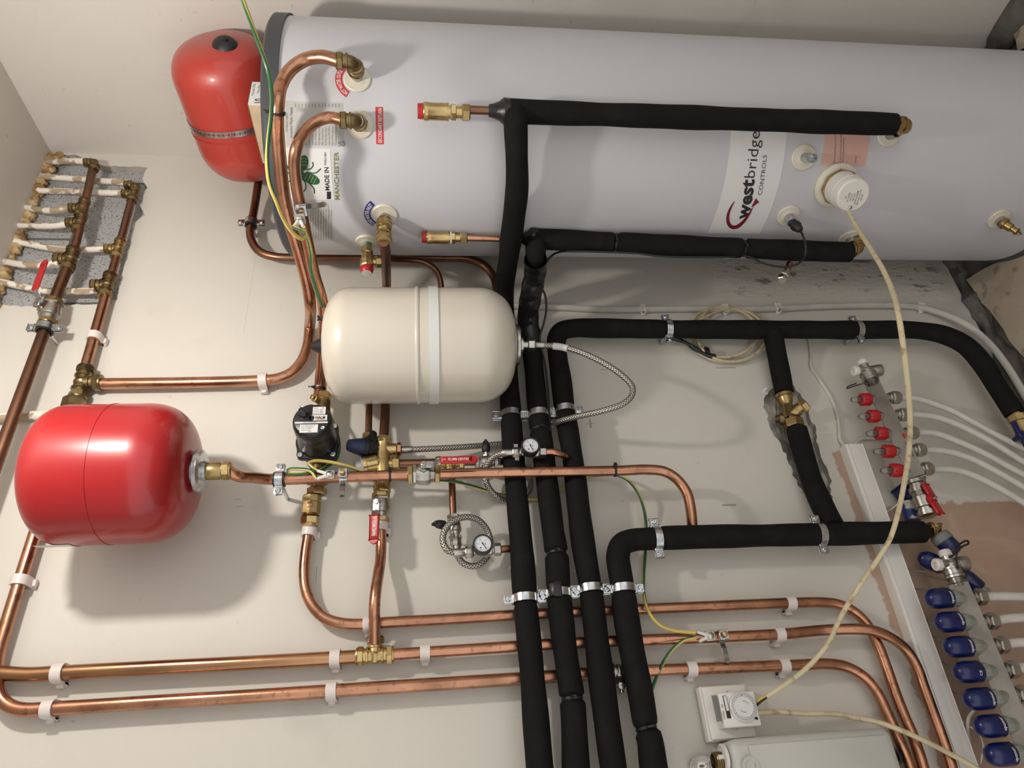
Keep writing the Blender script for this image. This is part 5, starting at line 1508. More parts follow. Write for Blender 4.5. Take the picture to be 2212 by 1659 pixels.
cable('green and yellow earth wire crossing behind the insulated pipes to the clamp above the timer', [lug1[1], (672, 1008, .12), (667, 1001, .115), (678, 996, .11), (705, 997, .10), (740, 1004, .09), (775, 1015, .07), (800, 1026, .05), (860, 1035, .045), (930, 1036, .05), (975, 1039, .068), (1020, 1050, .05), (1060, 1063, .025), (1090, 1071, .014), (1130, 1077, .012), (1165, 1077, .012), (1210, 1057, .012), (1262, 1032, .014), (1300, 1026, .02), (1330, 1026, .03), (1355, 1036, .04), (1378, 1064, .04), (1391, 1100, .03), (1396, 1140, .014), (1394, 1190, .012), (1390, 1250, .02), (1392, 1290, .05), (1403, 1325, .062), (1425, 1350, .06), (1455, 1362, .055), (1502, 1367, .055)], ER, earth, 'earth_wire', 'wire', 'green and yellow earth wires')
cable('short green and yellow earth wire from the clamp above the timer behind the insulated pipe', [(1502, 1378, .055), (1478, 1383, .055), (1455, 1400, .055), (1436, 1425, .050), (1420, 1460, .03), (1408, 1490, .015), (1395, 1530, .010), (1385, 1600, .010)], ER, earth, 'earth_wire', 'wire', 'green and yellow earth wires')
pE, TE = nearpx(PA, (1556, 1375)); lp3 = earthclamp('earth clamp on the middle long copper pipe above the timer', pE, ZZ, R22, -XX, ZZ)
for bm, e in lugs(lp3, ZZ, XX, None): ob('cable_lug', bm, plast_white, None, 'white crimped lug at the earth clamp above the timer, ' + ('upper' if e.x > lp3.x else 'lower'), 'cable lug')

# ------------------------------------------------------------------ white conduit cable, coil and other cables
PV = cable('thick white cable clipped straight along the wall then curving to the floor', [(1095, 660, .010), (1180, 662, .010), (1300, 668, .010), (1388, 668, .010), (1480, 667), (1600, 668), (1680, 666), (1800, 661), (1930, 660), (1988, 664, .011), (2040, 679, .02), (2090, 703, .03), (2135, 740, .035), (2175, 790, .035), (2212, 850, .035), (2260, 930, .035)], .0092, pipe_white, 'thick_cable', 'cable')
for u, lab in ((1388, 'white cable clip nearest the second insulated pipe'), (1566, 'white cable clip behind the cable coil'), (1680, 'white cable clip with a nail sticking out'), (1988, 'white cable clip where the thick cable starts to curve')):
    p, T = nearpx(PV, (u, 665)); t = thing('cable_clip', lab, 'cable clip', V((p.x, 0, p.z)), 'white cable clips')
    bm = NB(); E_ = T.cross(OUT); box(bm, p + OUT * .004, .012, .019, .008, .003, 2, T, E_, OUT); box(bm, V((p.x, -.005, p.z)) - XX * .011, .012, .010, .010, .002, 1, ZZ, XX, OUT); ob('clip_body', bm, plast_white, t)
    bm = NB(); q = V((p.x, -.008, p.z)) - XX * .011; rod(bm, q, q + OUT * (.012 if u == 1680 else .003), .0014, seg=8); lathe(bm, q + OUT * (.012 if u == 1680 else .003), OUT, [(0, .003), (.001, .003)], 10); ob('nail', bm, casing_grey, t)
spec = []
for k in range(4):
    cu, cv, a_, b_, o_ = [(1572, 722, 84, 60, .012), (1560, 718, 76, 54, .018), (1580, 724, 74, 57, .020), (1566, 716, 66, 56, .014)][k]
    for i in range(10):
        an = -2.6 + 2 * PI * i / 10 + k * .15; spec.append((cu + a_ * math.cos(an), cv + b_ * math.sin(an), o_))
cable('loose coil of thin cream cable hung behind the insulated pipe', spec, .0036, cream_cable, 'cable_coil', 'cable')
cable('black taped bundle leading from the clamp to the cable coil', [(1452, 729, .035), (1475, 737, .030), (1500, 752, .022), (1522, 765, .020), (1545, 771, .018)], lambda s: .0058 + .0016 * math.sin(s * 120), tape_black, 'taped_cable', 'cable')
bm = NB(); box(bm, at(1527, 758, .026), .010, .012, .014, .001, 1, ZZ * 2 + XX, OUT, XX); ob('tape_flag', bm, tape_black, None, 'loose flag of black tape on the bundle by the cable coil', 'tape')
cable('cream cable plastered into the wall running down to the trunking', [(1700, 700, .004), (1722, 702, .004), (1742, 716, .004), (1749, 740, .005), (1752, 770, .004), (1752, 794, .003), (1764, 812, .002), (1782, 838, .003), (1798, 866, .003), (1808, 895, .004), (1813, 925, .004), (1815, 950, .006), (1828, 966, .012)], .0046, white_cable)
cable('short cream cable bending out from the top of the white trunking', [(1846, 972, .012), (1849, 957, .010), (1862, 948, .008), (1885, 947, .006), (1915, 950, .008), (1945, 956, .01)], .0036, white_cable)
cable('thin beige cable end entering the trunking beside the plaster strip', [(1812, 944, .004), (1818, 955, .006), (1822, 975, .004), (1836, 1015, .003), (1862, 1085, .003)], .003, white_cable)
# trunking
ta_, tb_ = at(1843, 960, .025), at(2077, 1650, .025)
tb2 = V((-.03, 0, at(2077, 1650, .025).z)); tz = (ta_.z + tb2.z) / 2
t = thing('cable_trunking', 'long white plastic cable trunking fixed to the wall', 'trunking', V((ta_.x - .4, 0, tz)))
q0 = V((ta_.x, -.0125, ta_.z)); q1 = V((tb2.x - .1, -.0125, tb2.z - .005)); dd = (q1 - q0).normalized(); L_ = (q1 - q0).length
bm = NB(); box(bm, (q0 + q1) / 2, L_, .025, .046, .0008, 1, dd, YY, dd.cross(YY)); ob('channel', bm, plast_white, t)
bm = NB(); box(bm, (q0 + q1) / 2 + OUT * .0135 - ZZ * .004, L_, .003, .038, .001, 1, dd, YY, dd.cross(YY)); ob('lid', bm, plast_white, t)
# heater cable
hc = cyp(1800, 397)
PHC = None

# ------------------------------------------------------------------ underfloor manifolds
mo = .075


def bar(label, a, b, wd=.026):
    a, b = V(a), V(b); d = (b - a).normalized(); L_ = (b - a).length
    t = thing('manifold', label, 'manifold', (a + b) / 2)
    n = OUT; e = d.cross(n)
    bm = NB(); box(bm, (a + b) / 2, L_, wd, wd, .004, 2, d, (n + e * .75), (e - n * .75)); ob('bar', bm, steel_brushed, t)
    bm = NB(); lathe(bm, a + d * .006, -d, [(0, .018), (.012, .0165), (.020, .0165)], 28); ob('neck', bm, steel_brushed, t)
    bm = NB(); lathe(bm, a - d * .012, -d, [(0, .017), (.001, .0205), (.006, .0205), (.008, .0185), (.018, .0185), (.019, .0205), (.023, .0205), (.024, .016)], 30); ob('union_ring', bm, nickel, t)
    h = a - d * .044
    bm = NB(); rod(bm, a - d * .03, h, .014); rod(bm, h + ZZ * .026, h - ZZ * .030, .0115); rod(bm, h, h - d * .020, .0115)
    lathe(bm, h - ZZ * .016, -ZZ, [(0, .0125), (.008, .014), (.018, .0155), (.024, .0155), (.026, .012)], 24); ob('end_piece', bm, nickel, t)
    bm = NB(); lathe(bm, h + ZZ * .022, ZZ, [(0, .012), (.002, .0135), (.012, .0135), (.014, .011), (.014, .006), (.008, .005), (.008, 0)], 10); ob('white_cap', bm, plast_white, t)
    bm = NB(); lathe(bm, h - d * .017, -d, [(0, .0135), (.010, .0135), (.014, .011), (.0145, 0)], 18); ob('white_cap', bm, plast_white, t)
    return t, a, b, d, e, h


A1, B1 = at(1886, 832, mo), at(1983, 1033, mo)
B1 = V((B1.x, A1.y, (A1.z + B1.z) / 2)); A1.z = B1.z = (at(1886, 832, mo).z * .5 + at(1983, 1033, mo).z * .5)
A1 = at(1886, 832, mo); B1 = at(1983, 1033, mo)
m1, A1, B1, D1, E1, H1 = bar('upper steel manifold with five red flow meters', A1, B1)
bm = NB(); mid = A1.lerp(B1, .60); up_ = OUT; sd = V((0, 0, 1))
add_text(bm, 'Joule', flat(A1.lerp(B1, .66) + OUT * .0200 - ZZ * .002, -D1 * -1, ZZ), .040, .009)
ob('lettering', bm, ink_grey, m1)
bm = NB(); box(bm, A1.lerp(B1, .60) + OUT * .0190 - ZZ * .004, .011, .001, .011, 0, 1, D1, OUT, ZZ); ob('logo', bm, sign_red, m1)
for k, (cu, cv) in enumerate([(1868, 863), (1885, 899), (1902, 936), (1918, 975), (1934, 1016)]):
    c = at(cu, cv, mo - .002); nm = ['topmost', 'second', 'middle', 'fourth', 'lowest'][k]
    base = V((c.x, c.y, A1.lerp(B1, min(1, max(0, (cv - 832) / 200))).z + .015))
    t = thing('flow_meter', nm + ' of the five red flow meters along the upper manifold', 'flow meter', base, 'red flow meters on the upper manifold')
    bm = NB(); rod(bm, base, V((c.x, c.y, c.z - .012)), .010); hexa(bm, V((c.x, c.y, c.z - .016)), ZZ, .008, .013); ob('base', bm, nickel, t)
    bm = NB(); q = V((c.x, c.y, c.z - .014)); lathe(bm, q, ZZ, [(0, .0135), (.003, .0155), (.012, .0160), (.022, .0150), (.026, .0135), (.026, .0095), (.012, .0085), (.012, 0)], 16)
    for i in range(6):
        a_ = i * PI / 3; e = V((math.cos(a_), math.sin(a_), 0)); box(bm, q + e * .016 + ZZ * .014, .002, .003, .016, .0005, 1, e, e.cross(ZZ), ZZ)
    ob('red_collar', bm, red_plastic, t, 'red collar')
    bm = NB(); lathe(bm, q + ZZ * .014, ZZ, [(0, .0078), (.026, .0075), (.034, .0060), (.037, .0030), (.0375, 0)], 18); ob('sight_glass', bm, glassm, t)
    bm = NB(); rod(bm, q + ZZ * .013, q + ZZ * .034, .0018, seg=8); rod(bm, q + ZZ * .020, q + ZZ * .023, .005, seg=12); ob('float', bm, ink, t)
pipes1 = [[(1944, 857), (1979, 861), (2019, 873), (2058, 888), (2098, 910), (2151, 939), (2204, 965), (2280, 1000)],
          [(1960, 892), (2005, 898), (2045, 908), (2098, 931), (2151, 960), (2210, 997), (2285, 1040)],
          [(1979, 931), (2019, 936), (2072, 955), (2125, 979), (2178, 1008), (2212, 1026), (2290, 1070)],
          [(1995, 969), (2045, 975), (2098, 991), (2151, 1018), (2212, 1053), (2290, 1100)],
          [(2015, 1009), (2072, 1017), (2125, 1037), (2178, 1066), (2210, 1085), (2290, 1140)]]
for k, ps in enumerate(pipes1):
    nm = ['topmost', 'second', 'middle', 'fourth', 'lowest'][k]
    cu, cv = [(1929, 859), (1946, 896), (1965, 935), (1981, 972), (1997, 1013)][k]
    c = at(cu, cv, mo); d = ZZ
    t = thing('pipe_connector', nm + ' of the five nickel pipe connectors right of the upper manifold', 'pipe fitting', c, 'nickel connectors on the upper manifold')
    bm = NB(); rod(bm, V((c.x, c.y, A1.lerp(B1, k * .22 + .12).z - .01)), c, .0105); lathe(bm, c + ZZ * .012, -ZZ, [(0, .012), (.002, .0135), (.005, .0135), (.006, .0115), (.008, .0115), (.009, .0135), (.012, .0135)], 24); ob('sleeve', bm, nickel, t)
    bm = NB(); hexa(bm, c - ZZ * .006, ZZ, .022, .0165, .3, 8); ob('nut', bm, nickel, t)
    cable(nm + ' white heating pipe sweeping from the upper manifold down to the floor', [V((c.x, c.y, c.z - .012)), (*ps[1], mo)] + [(u, v) for u, v in ps[2:-1]] + [(*ps[-1], .05), V((at(*ps[-1], .05).x - .05, -.055, .0))], .0080, pipe_white, 'heating_pipe', 'pipe', 'white heating pipes from the upper manifold', .01, 14)
bm = NB(); pp = path([(1862, 829, mo - .01), (1845, 834, mo), (1829, 839, mo), (1832, 835, mo), (1850, 828, mo)], .003); sweep(bm, pp, .0014, 8); ob('strap_loop', bm, rubber, None, 'small black strap loop hanging from the end of the upper manifold', 'strap')

A2, B2 = at(2070, 1262, mo + .005), at(2245, 1672, mo + .005)
m2, A2, B2, D2, E2, H2 = bar('lower steel manifold with blue actuators running out of the frame', A2, B2, .030)
cs = [(2026, 1293), (2047, 1344), (2067, 1397.5), (2089, 1452), (2111, 1510), (2135, 1569), (2158, 1630)]
on = ['topmost', 'second', 'third', 'fourth', 'fifth', 'sixth', 'lowest']
T2v = []
for k, (cu, cv) in enumerate(cs):
    c = at(cu, cv, mo + .012); q = V((c.x, c.y, c.z - .026))
    t = thing('actuator', on[k] + ' in the column of blue domed actuators left of the lower manifold', 'actuator', q, 'blue actuators on the lower manifold')
    bm = NB(); lathe(bm, q, ZZ, [(0, .0195), (.002, .0208), (.030, .0208), (.040, .0190), (.048, .0145), (.052, .008), (.0533, 0)], 36); ob('housing', bm, blue_plastic, t)
    bm = NB(); s_ = 'uponor'
    a0 = math.radians(-128 + (8 if k % 2 else -4))
    if k != 3: add_text(bm, s_, lambda a, b: q + V((.0214 * math.cos(a0 + (a) / .0214), .0214 * math.sin(a0 + a / .0214), .006 + b)), .026, .0062, .015)
    else: add_text(bm, 'CE', lambda a, b: q + V((.0214 * math.cos(a0 + (a) / .0214), .0214 * math.sin(a0 + a / .0214), .010 + b)), .010, .005, .01)
    ob('lettering', bm, ink_white, t, 'white lettering')
    bm = NB(); lathe(bm, q, -ZZ, [(-.001, .015), (.004, .0165), (.016, .0165), (.020, .014), (.030, .012)], 8); ob('ring_nut', bm, seal_grey, t)
cables2 = [[(2122, 1289), (2165, 1288), (2212, 1289), (2290, 1292)], [(2148, 1339), (2180, 1336), (2212, 1334), (2290, 1330)], [(2168, 1391), (2190, 1389), (2212, 1388), (2290, 1386)], [(2190, 1444), (2212, 1442), (2290, 1438)], [(2208, 1497), (2230, 1496), (2290, 1494)]]
for k, ps in enumerate(cables2):
    nm = on[k] if k < 4 else 'lowest'
    c = at([2110, 2135, 2156, 2178, 2198][k], [1290, 1342, 1394, 1447, 1501][k], mo + .01)
    t = thing('pipe_connector', nm + ' of the nickel pipe connectors right of the lower manifold', 'pipe fitting', c, 'nickel connectors on the lower manifold')
    bm = NB(); rod(bm, c + ZZ * .035, c, .0105); lathe(bm, c + ZZ * .010, -ZZ, [(0, .012), (.002, .0140), (.005, .0140), (.006, .0115), (.008, .0115), (.009, .0140), (.012, .0140)], 24); ob('sleeve', bm, nickel, t)
    bm = NB(); hexa(bm, c - ZZ * .008, ZZ, .020, .0175, .3); ob('nut', bm, nickel, t)
    cable(nm + ' white heating pipe leaving the lower manifold towards the floor', [V((c.x, c.y, c.z - .012)), (*ps[1], mo + .01)] + [(*q_, mo + .012) for q_ in ps[2:]] + [V((at(*ps[-1], mo + .012).x, -mo - .012, .0))], .0092, pipe_white, 'heating_pipe', 'pipe', 'white heating pipes from the lower manifold', .01, 14)
# strap on the lower manifold
bm = NB(); pp = path([(2050, 1204, .10), (2058, 1200, .11), (2064, 1186, .115), (2078, 1172, .115), (2090, 1168, .115), (2092, 1174, .118), (2080, 1180, .12), (2068, 1192, .12), (2066, 1210, .112), (2070, 1228, .10)], .003); sweep(bm, pp, .0020, 8); ob('strap_loop', bm, rubber, None, 'black rubber strap looped over the top of the lower manifold', 'strap')
# blue actuators behind
for (cu, cv, d, off, lab) in ((2010, 1212, V((.5, 0, .9)), .045, 'blue actuator tucked behind the white caps of the lower manifold'), (2093, 1254, V((.75, 0, .55)), .035, 'dark blue actuator on the far side of the lower manifold head')):
    c = at(cu, cv, off); d = d.normalized(); q = c - d * .024
    t = thing('actuator', lab, 'actuator', q)
    bm = NB(); lathe(bm, q, d, [(0, .0185), (.002, .0195), (.030, .0195), (.040, .017), (.048, .010), (.050, 0)], 32); ob('housing', bm, blue_plastic, t)
    bm = NB(); lathe(bm, q, -d, [(-.001, .015), (.014, .016), (.022, .012)], 8); ob('ring_nut', bm, seal_grey, t)
# valve string under the upper manifold
a, b = at(1979, 1046, mo), at(2007, 1116, mo); dd = (b - a).normalized(); L_ = (b - a).length
t = thing('ball_valve', 'chrome union ball valve with red butterfly handle below the upper manifold', 'valve', (a + b) / 2)
bm = NB(); lathe(bm, a - dd * .010, dd, [(0, .017), (.002, .022), (.010, .022), (.012, .017), (.018, .017), (.020, .021), (.030, .021), (.032, .018), (L_ * .52, .019), (L_ * .55, .0215), (L_ * .85, .0215), (L_ * .88, .018), (L_ * .95, .018), (L_ * .96, .022), (L_ + .008, .022), (L_ + .010, .017)], 30); ob('body', bm, nickel, t)
q = at(2012, 1080, mo); nd = (q - (a + b) / 2).normalized()
q = at(2013, 1079, mo + .022)
bm = NB(); rod(bm, (a + b) / 2, q, .006); ob('stem', bm, nickel, t)
hd = (at(2030, 1110, mo + .022) - at(2004, 1056, mo + .022)).normalized(); hn = (OUT - ZZ * .55).normalized(); he = hn.cross(hd)
bm = NB(); lathe(bm, q - hn * .006, hn, [(0, .012), (.003, .0135), (.010, .0135), (.012, .011)], 20)
for s in (-1, 1): box(bm, q + hd * s * .020 + hn * .002, .030, .013, .009, .003, 2, hd + he * .25, he, hn)
ob('handle', bm, red_plastic, t)
bm = NB(); lathe(bm, q + hn * .006, hn, [(0, .005), (.003, .005), (.003, .003)], 16); ob('handle_screw', bm, zinc, t)
fitting('compression_elbow', 'brass elbow joining the fourth insulated pipe to the valve below the upper manifold', 'pipe fitting', at(2021, 1146, .068), (ZZ, (at(2008, 1118, mo) - at(2021, 1146, .068))), R22 * 1.15, brass, arm=.014, nuts=False)
t = thing('mixing_valve_head', 'grey and blue valve head below the brass elbow', 'valve', at(2040, 1172, .07))
a, b = at(2026, 1154, .068), at(2056, 1186, .072); dd = (b - a).normalized()
bm = NB(); lathe(bm, a, dd, [(0, .018), (.004, .0215), (.018, .0225), (.020, .0205)], 30); ob('collar', bm, casing_grey, t)
bm = NB(); lathe(bm, a + dd * .018, dd, [(0, .0205), (.020, .021), (.030, .018), (.034, .010), (.035, 0)], 30); ob('cap', bm, blue_plastic, t)
t = thing('plastered_valve', 'blue valve spattered with white paint half hidden behind the chrome ball valve', 'valve', at(1966, 1108, .02))
bm = NB(); lathe(bm, at(1962, 1086, .03), at(1972, 1126, .03) - at(1962, 1086, .03), [(0, .018), (.006, .019), (.009, .0165), (.045, .0165)], 24); ob('body', bm, paint_blotch, t)
bm = NB(); k0 = at(1957, 1066, .04); box(bm, k0, .026, .040, .020, .006, 2, (XX + ZZ * .4), OUT, ZZ); ob('handle', bm, blue_plastic, t)
# valve at the end of the insulated pipe by the frame edge
a, b = at(2192, 893, OP3), at(2226, 962, .06); dd = (b - a).normalized()
t = thing('ball_valve', 'brass valve with blue handle at the end of the third insulated pipe', 'valve', a)
bm = NB(); lathe(bm, a, dd, [(0, .014), (.006, .014), (.007, .0225), (.022, .0225), (.024, .019), (.050, .019), (.052, .022), (.08, .022)], 8); ob('body', bm, brass, t)
q = at(2203, 942, .085)
bm = NB(); lathe(bm, q, OUT, [(-.02, .006), (0, .006), (0, .011), (.010, .011), (.012, .008)], 18); box(bm, q + OUT * .005 + dd * .018, .040, .014, .009, .003, 2, dd, dd.cross(OUT), OUT); box(bm, q + OUT * .005 - dd * .020 + ZZ * .004, .034, .013, .009, .003, 2, dd, dd.cross(OUT), OUT); ob('handle', bm, blue_plastic, t)
# thin actuator leads from trunking
for k, (p, lab) in enumerate([([(1946, 1224, .01), (1975, 1232, .02), (2005, 1236, .035)], 'thin grey lead from the trunking to the hidden blue actuator'), ([(1965, 1272, .01), (2000, 1272, .02), (2040, 1268, .04)], 'thin grey lead from the trunking past the topmost blue actuator'),
                              ([(1985, 1328, .01), (2000, 1338, .02), (2020, 1350, .04)], 'thin grey lead reaching the second blue actuator'), ([(2002, 1368, .01), (2020, 1378, .02), (2042, 1384, .03), (2052, 1378, .05)], 'thin grey lead reaching the third blue actuator'),
                              ([(2022, 1424, .01), (2045, 1436, .02), (2066, 1452, .05)], 'thin grey lead reaching the fourth blue actuator'), ([(2042, 1484, .01), (2062, 1496, .02), (2086, 1512, .05)], 'thin grey lead reaching the fifth blue actuator'),
                              ([(2105, 1534, .06), (2092, 1552, .03), (2090, 1580, .02), (2098, 1620, .02), (2106, 1652, .01)], 'thick white lead dropping beside the sixth blue actuator'), ([(2068, 1552, .01), (2090, 1566, .02), (2114, 1584, .03), (2124, 1610, .03), (2118, 1650, .02)], 'thin pale lead looping beside the lowest blue actuator'),
                              ([(1910, 1108, .01), (1925, 1100, .02), (1940, 1088, .03), (1952, 1078, .04)], 'thin white wire from the trunking to the blue handle')]):
    cable(lab, p, .0032 if k == 6 else .0016, white_cable if k > 5 else casing_grey, 'lead', 'cable', None, .005, 8)

# ------------------------------------------------------------------ immersion heater, sensor and drains on the cylinder
hp = None; best = 1e9
for du in range(-60, 10, 4):
    for dv in range(-60, 30, 4):
        p = cyp(1841 + du, 423 + dv); n = cyn(p); q = proj(p + n * .082); e = math.hypot(q[0] - 1843, q[1] - 424)
        if e < best: best = e; hp, hn = p, n
t = thing('immersion_heater', 'round white immersion heater cap on the lower part of the cylinder', 'heater', hp)
bm = NB(); lathe(bm, hp - hn * .006, hn, [(0, .049), (.004, .051), (.012, .051), (.016, .047), (.018, .040), (.018, 0)], 48); ob('flange', bm, ivory, t)
bm = NB(); hexa(bm, hp + hn * .021, hn, .012, .042, .2, 8); ob('brass_ring', bm, brass, t)
bm = NB(); lathe(bm, hp + hn * .022, hn, [(0, .036), (.003, .0385), (.035, .0385), (.036, .0375), (.055, .0375), (.058, .0365), (.060, .034), (.060, 0)], 56); ob('cap', bm, plast_white, t)
hr = hn.cross(ZZ) * -1; ft = hp + hn * .0826
if hr.x < 0: hr = -hr
bm = NB()
tr_x = -hr; tr_u = -ZZ
fl = lambda a, b: flat(ft + (V(hr) * a) + ZZ * b, XX * 0 + (-hr), -ZZ)
for i, s in enumerate(['BACKER', 'Part No. 3003131ML', 'IMMERSION HEATER', '3kW 240V', 'INCOLOY', 'MADE IN UK', 'CE']):
    wdt = .004 * len(s) * .42 + .004
    add_text(bm, s, fl(wdt / 2 - .004, -.018 + i * .0062), wdt, .0034, .004)
ob('lettering', bm, ink_grey, t)
bm = NB(); q = ft - hr * .026 + ZZ * .0 - hn * .001; lathe(bm, q + V(hr) * .0 - ZZ * .0, hn, [(0, .004), (.003, .004), (.0035, .002)], 12); ob('screw', bm, zinc, t)
cb = hp + hn * .060 - hr * .034 - ZZ * .004
PHC = cable('long cream cable hanging in front of the wall from the immersion heater to the timer', [cb, (1850, 490), (1880, 537), (1906, 580), (1926, 625), (1941, 680, .62), (1953, 760, .58), (1962, 840, .53), (1966, 910, .48), (1963, 980, .42), (1952, 1050, .36), (1937, 1120, .30), (1922, 1165, .27), (1895, 1210, .24), (1860, 1260, .20), (1826, 1315, .17), (1808, 1350, .15), (1790, 1388, .13), (1765, 1420, .11), (1738, 1447, .10), (1700, 1476, .085), (1656, 1505, .065)], .0047, cream_cable)
for k, (dv_, mt, lb) in enumerate(((-2, M('core_yellow', (.60, .45, .04), .4), 'yellow core stripped out of the cream cable at the timer'), (3, ink, 'black core stripped out of the cream cable at the timer'))):
    cable(lb, [(1658, 1504 + dv_ * .4, .064), (1645, 1511 + dv_, .062), (1634, 1521 + dv_, .055), (1626, 1528 + dv_, .045)], .0024, mt, 'wire_core', 'wire')
cable('cream cable leaving the timer sideways and sagging down across the trunking', [(1628, 1540, .045), (1680, 1538, .045), (1740, 1542, .045), (1800, 1542, .05), (1850, 1551, .055), (1895, 1560, .062), (1940, 1575, .075), (1990, 1597, .075), (2050, 1627, .06), (2110, 1660, .055), (2180, 1705, .05)], .0050, cream_cable)
# sensor
bm = NB(); sd_ = (at(1724, 494, .34) - at(1712, 478, .36)); q = pN + nN * .026
sdd = (nN + V((-.1, 0, -.35))).normalized()
lathe(bm, q, sdd, [(0, .0105), (.010, .0105), (.012, .0125), (.020, .0125), (.022, .010), (.030, .009), (.034, .006)], 14)
ob('sensor_gland', bm, rubber, None, 'black cable gland screwed into the sensor pocket on the cylinder', 'sensor')
qe = q + sdd * .033
cable('thin black sensor cable looping under the lower insulated pipe on the cylinder', [qe, (1733, 506, -qe.y), (1740, 528, .38), (1740, 548, .37), (1728, 567, .34), (1705, 576, .32), (1675, 575, .30), (1645, 567, .29), (1625, 557, .285), (1610, 553, .28), (1560, 555, .285), (1480, 555), (1420, 553), (1375, 547), (1330, 545), (1250, 543, .28), (1210, 544, .26), (1190, 554, .24), (1172, 585, .21), (1168, 612, .19), (1178, 640, .16), (1180, 670, .14), (1174, 700, .12), (1166, 730, .10), (1176, 780, .085), (1184, 850, .08), (1189, 930, .07), (1197, 1000, .06), (1210, 1090, .062), (1218, 1170, .06), (1226, 1260, .06), (1235, 1350, .06), (1250, 1450, .06), (1257, 1520, .06), (1264, 1600, .06), (1270, 1700, .06)], .0026, rubber)
t = thing('drain_valve', 'small nickel drain elbow sticking out under the lower insulated cylinder pipe', 'valve', at(1696, 600, .25))
a, b, c_ = at(1706, 568, .27), at(1700, 585, .265), at(1690, 602, .26)
bm = NB(); rod(bm, a, b, .0075); ob('copper_stub', bm, copper, t)
bm = NB(); rod(bm, b, c_, .008); hexa(bm, b.lerp(c_, .45), c_ - b, .010, .0115); hexa(bm, c_, ZZ * .5 - XX, .014, .012, .2); ob('body', bm, nickel, t)
t = thing('drain_valve', 'brass drain cock near the foot of the cylinder', 'valve', pD + nD * .03)
dd_ = (nD + V((0, 0, -.45))).normalized(); bm = NB(); lathe(bm, pD + nD * .015, dd_, [(0, .0125), (.004, .014), (.010, .014), (.012, .0105), (.026, .0100), (.028, .007), (.038, .007), (.039, .009), (.043, .009)], 18); box(bm, pD + nD * .015 + dd_ * .047, .010, .0045, .012, .001, 1); ob('body', bm, brass, t)

# ------------------------------------------------------------------ timer on its back box
tz0, tz1 = at(1521, 1540, .03).z, at(1624, 1540, .03).z
tcx = (at(1570, 1487, .03).x + at(1585, 1590, .03).x) / 2; tcz = (tz0 + tz1) / 2; tw = .098; th = tz0 - tz1
t = thing('timer', 'white electric time switch with round dial mounted on a wall box', 'timer', V((tcx, 0, tz1)))
bm = NB(); box(bm, (tcx, -.014, tcz), tw, .028, th, .002); ob('back_box', bm, plast_white, t)
bm = NB(); box(bm, (tcx, -.031, tcz), tw * .96, .006, th * .93, .003); ob('plate', bm, plast_white, t)
tb = V((at(1592, 1534, .05).x, 0, at(1592, 1534, .05).z))
bm = NB(); box(bm, (tb.x, -.048, tb.z), .062, .030, .074, .003); ob('body', bm, plast_white, t)
dc = at(1606, 1527, .068); dc = V((dc.x, 0, dc.z))
bm = NB(); lathe(bm, (dc.x, -.062, dc.z), OUT, [(0, .0255), (.003, .0265), (.006, .0265), (.008, .0245), (.0085, .019), (.010, .018), (.010, 0)], 48); ob('dial', bm, label_white, t)
bm = NB()
for i in range(96):
    a_ = 2 * PI * i / 96; e = V((math.cos(a_), 0, math.sin(a_))); box(bm, V((dc.x, -.0702, dc.z)) + e * .0225, .0030, .0003, .0004, 0, 1, e, OUT, e.cross(OUT))
for i in range(24):
    a_ = 2 * PI * i / 24; e = V((math.cos(a_), 0, math.sin(a_))); tg = e.cross(OUT) * -1
    o_ = V((dc.x, -.0710, dc.z)) + e * .0188
    add_text(bm, str(i + 1), flat(o_ - tg * .0012, tg, e), .0024, .0016, .01)
for a0_, a1_ in ((2.2, 3.2), (-1.0, 0.0)):
    for j in range(6):
        a_ = a0_ + (a1_ - a0_) * j / 5; e = V((math.cos(a_), 0, math.sin(a_))); box(bm, V((dc.x, -.0722, dc.z)) + e * .010, .0006, .0004, .0022, 0, 1, e, OUT, e.cross(OUT))
for s, uu, vv, hh in (('OFF', 1562, 1524, .003), ('ON', 1564, 1536, .003), ('CLOCK', 1566, 1549, .003)):
    q = at(uu, vv, .0638); add_text(bm, s, flat(V((q.x - .004, -.0635, q.z)), XX, ZZ), .003 * len(s) * .7, hh, .01)
ob('markings', bm, ink, t)
bm = NB(); q = at(1570, 1527, .0635); box(bm, (q.x, -.0632, q.z), .040, .0012, .008, .0003); ob('switch_slot', bm, ink, t)
bm = NB(); box(bm, (q.x + .006, -.0645, q.z), .026, .003, .005, .0004); ob('switch', bm, label_white, t)
bm = NB(); q = at(1548, 1530, .0635); box(bm, (q.x, -.0632, q.z), .046, .0008, .0105, .0003); ob('terminal_window', bm, casing_grey, t, 'grey window on the top edge')
for (u, v) in ((1573, 1498), (1592, 1570)):
    q = at(u, v, .035); bm = NB(); lathe(bm, V((q.x, -.034, q.z)), OUT, [(0, .0048), (.001, .0048), (.0016, .004), (.0012, .0008), (.0012, 0)], 18); ob('screw', bm, zinc, t)
bm = NB()
for uv in ((1632, 1539), (1631, 1550), (1635, 1552)):
    q = at(*uv, .0638); lathe(bm, V((q.x, -.0632, q.z)), OUT, [(0, .0026), (.0006, .0026)], 12)
ob('screw_hole', bm, ink, t)

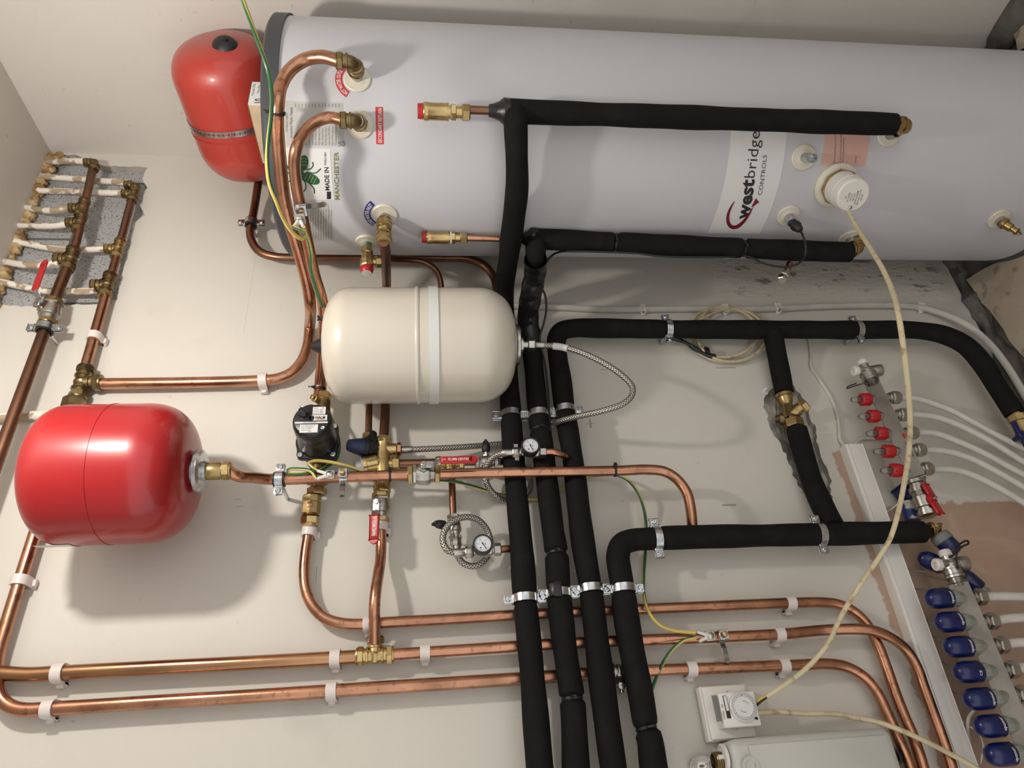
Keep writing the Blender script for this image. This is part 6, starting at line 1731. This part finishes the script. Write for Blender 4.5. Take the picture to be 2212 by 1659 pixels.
# ------------------------------------------------------------------ casing at the bottom edge
bo = .085
z0_, z1_ = at(1575, 1600, bo).z, at(1930, 1585, bo).z; xt = at(1750, 1582, bo).x
t = thing('boiler_casing', 'large pale grey appliance casing with rounded corners at the bottom edge', 'appliance', V((xt - .15, 0, z1_)))
bm = NB(); box(bm, (xt - .20, -bo / 2, (z0_ + z1_) / 2), .40, bo, z0_ - z1_, .018, 4); ob('case', bm, casing, t)
bm = NB(); box(bm, (xt - .208, -bo - .0015, (z0_ + z1_) / 2 - .008), .39, .006, z0_ - z1_ - .05, .003, 2); ob('front_panel', bm, casing, t)
bm = NB(); q = at(1622, 1655, bo + .004); lathe(bm, V((q.x, -bo - .003, q.z)), OUT, [(0, .017), (.003, .016), (.003, .011), (.0015, .010), (.0015, 0)], 28); ob('grommet', bm, casing, t)
t = thing('drain_plug', 'white wheel-shaped plastic plug on the side of the pale casing', 'plug', at(1563, 1635, .05))
q = at(1560, 1637, .055)
q = V((q.x, q.y, z0_ + .001))
bm = NB(); lathe(bm, q, ZZ, [(0, .018), (.002, .0235), (.007, .0235), (.008, .020), (.006, .018), (.006, .006), (.016, .006), (.017, 0)], 32); ob('wheel', bm, plast_white, t)
bm = NB(); q2 = at(1543, 1645, .045); lathe(bm, V((q2.x, q2.y, z0_ + .0)), ZZ, [(0, .016)] + [(.002 * i + (0 if i % 2 else .0), .0165 if i % 2 else .0152) for i in range(1, 12)] + [(.024, .013), (.010, .012), (.010, 0)], 24)
ob('threaded_spigot', bm, brass_dark, None, 'threaded brass spigot beside the white plug at the bottom edge', 'pipe fitting')
spec = []
for k in range(4):
    for i in range(8):
        an = 2 * PI * i / 8; rr_ = 24 - k * 5
        spec.append((1516 + rr_ * math.cos(an), 1655 + rr_ * .8 * math.sin(an), .012 + k * .007))
cable('small coil of thin white hose at the bottom edge', spec, .0030, plast_white, 'hose_coil', 'hose')
t = thing('end_cap', 'black rubber-ended pipe sticking out past the casing corner', 'pipe', at(1940, 1640, .05))
bm = NB(); a = at(1925, 1636, .04); b = at(1950, 1648, .04); rod(bm, V((a.x, -.012, z1_ - .004)), V((a.x, -.05, z1_ - .004)), .014); lathe(bm, V((a.x, -.05, z1_ - .004)), OUT, [(-.006, .0165), (.004, .017), (.008, .015), (.008, .010), (.004, .009), (.004, 0)], 24); ob('cap', bm, rubber, t)

# ------------------------------------------------------------------ rubble at the foot of the wall
for k, (u, v, s, lab) in enumerate([(2118, 655, .010, 'pale chip of broken plaster lying in the gap by the slab'), (2128, 670, .006, 'small grey pebble beside the plaster chip'), (2122, 684, .007, 'dark crumb of concrete below the plaster chip')]):
    p = flo(u, v, -.010); bm = NB(); lathe(bm, p, ZZ, [(-s, 0), (-s * .7, s * .9), (0, s * 1.2), (s * .6, s * .7), (s * .8, 0)], 7, k)
    for vv in bm.verts: vv.co += V((rr.uniform(-1, 1), rr.uniform(-1, 1), rr.uniform(-1, 1))) * s * .25
    ob('rubble', bm, plaster_bare if k == 0 else concrete, None, lab, 'rubble')
# nearest wall fixings left in the plaster
for (u, v, lab) in ((1651, 843, 'empty white wall plug left of the broken hole'), (1424, 735, 'short metal stud of the clamp poking from the wall below the insulated pipe')):
    p = at(u, v, .0); bm = NB(); rod(bm, p - OUT * .004, p + OUT * .008, .005, .0045, 12); ob('wall_plug', bm, plast_white if v > 800 else zinc, None, lab, 'wall plug')
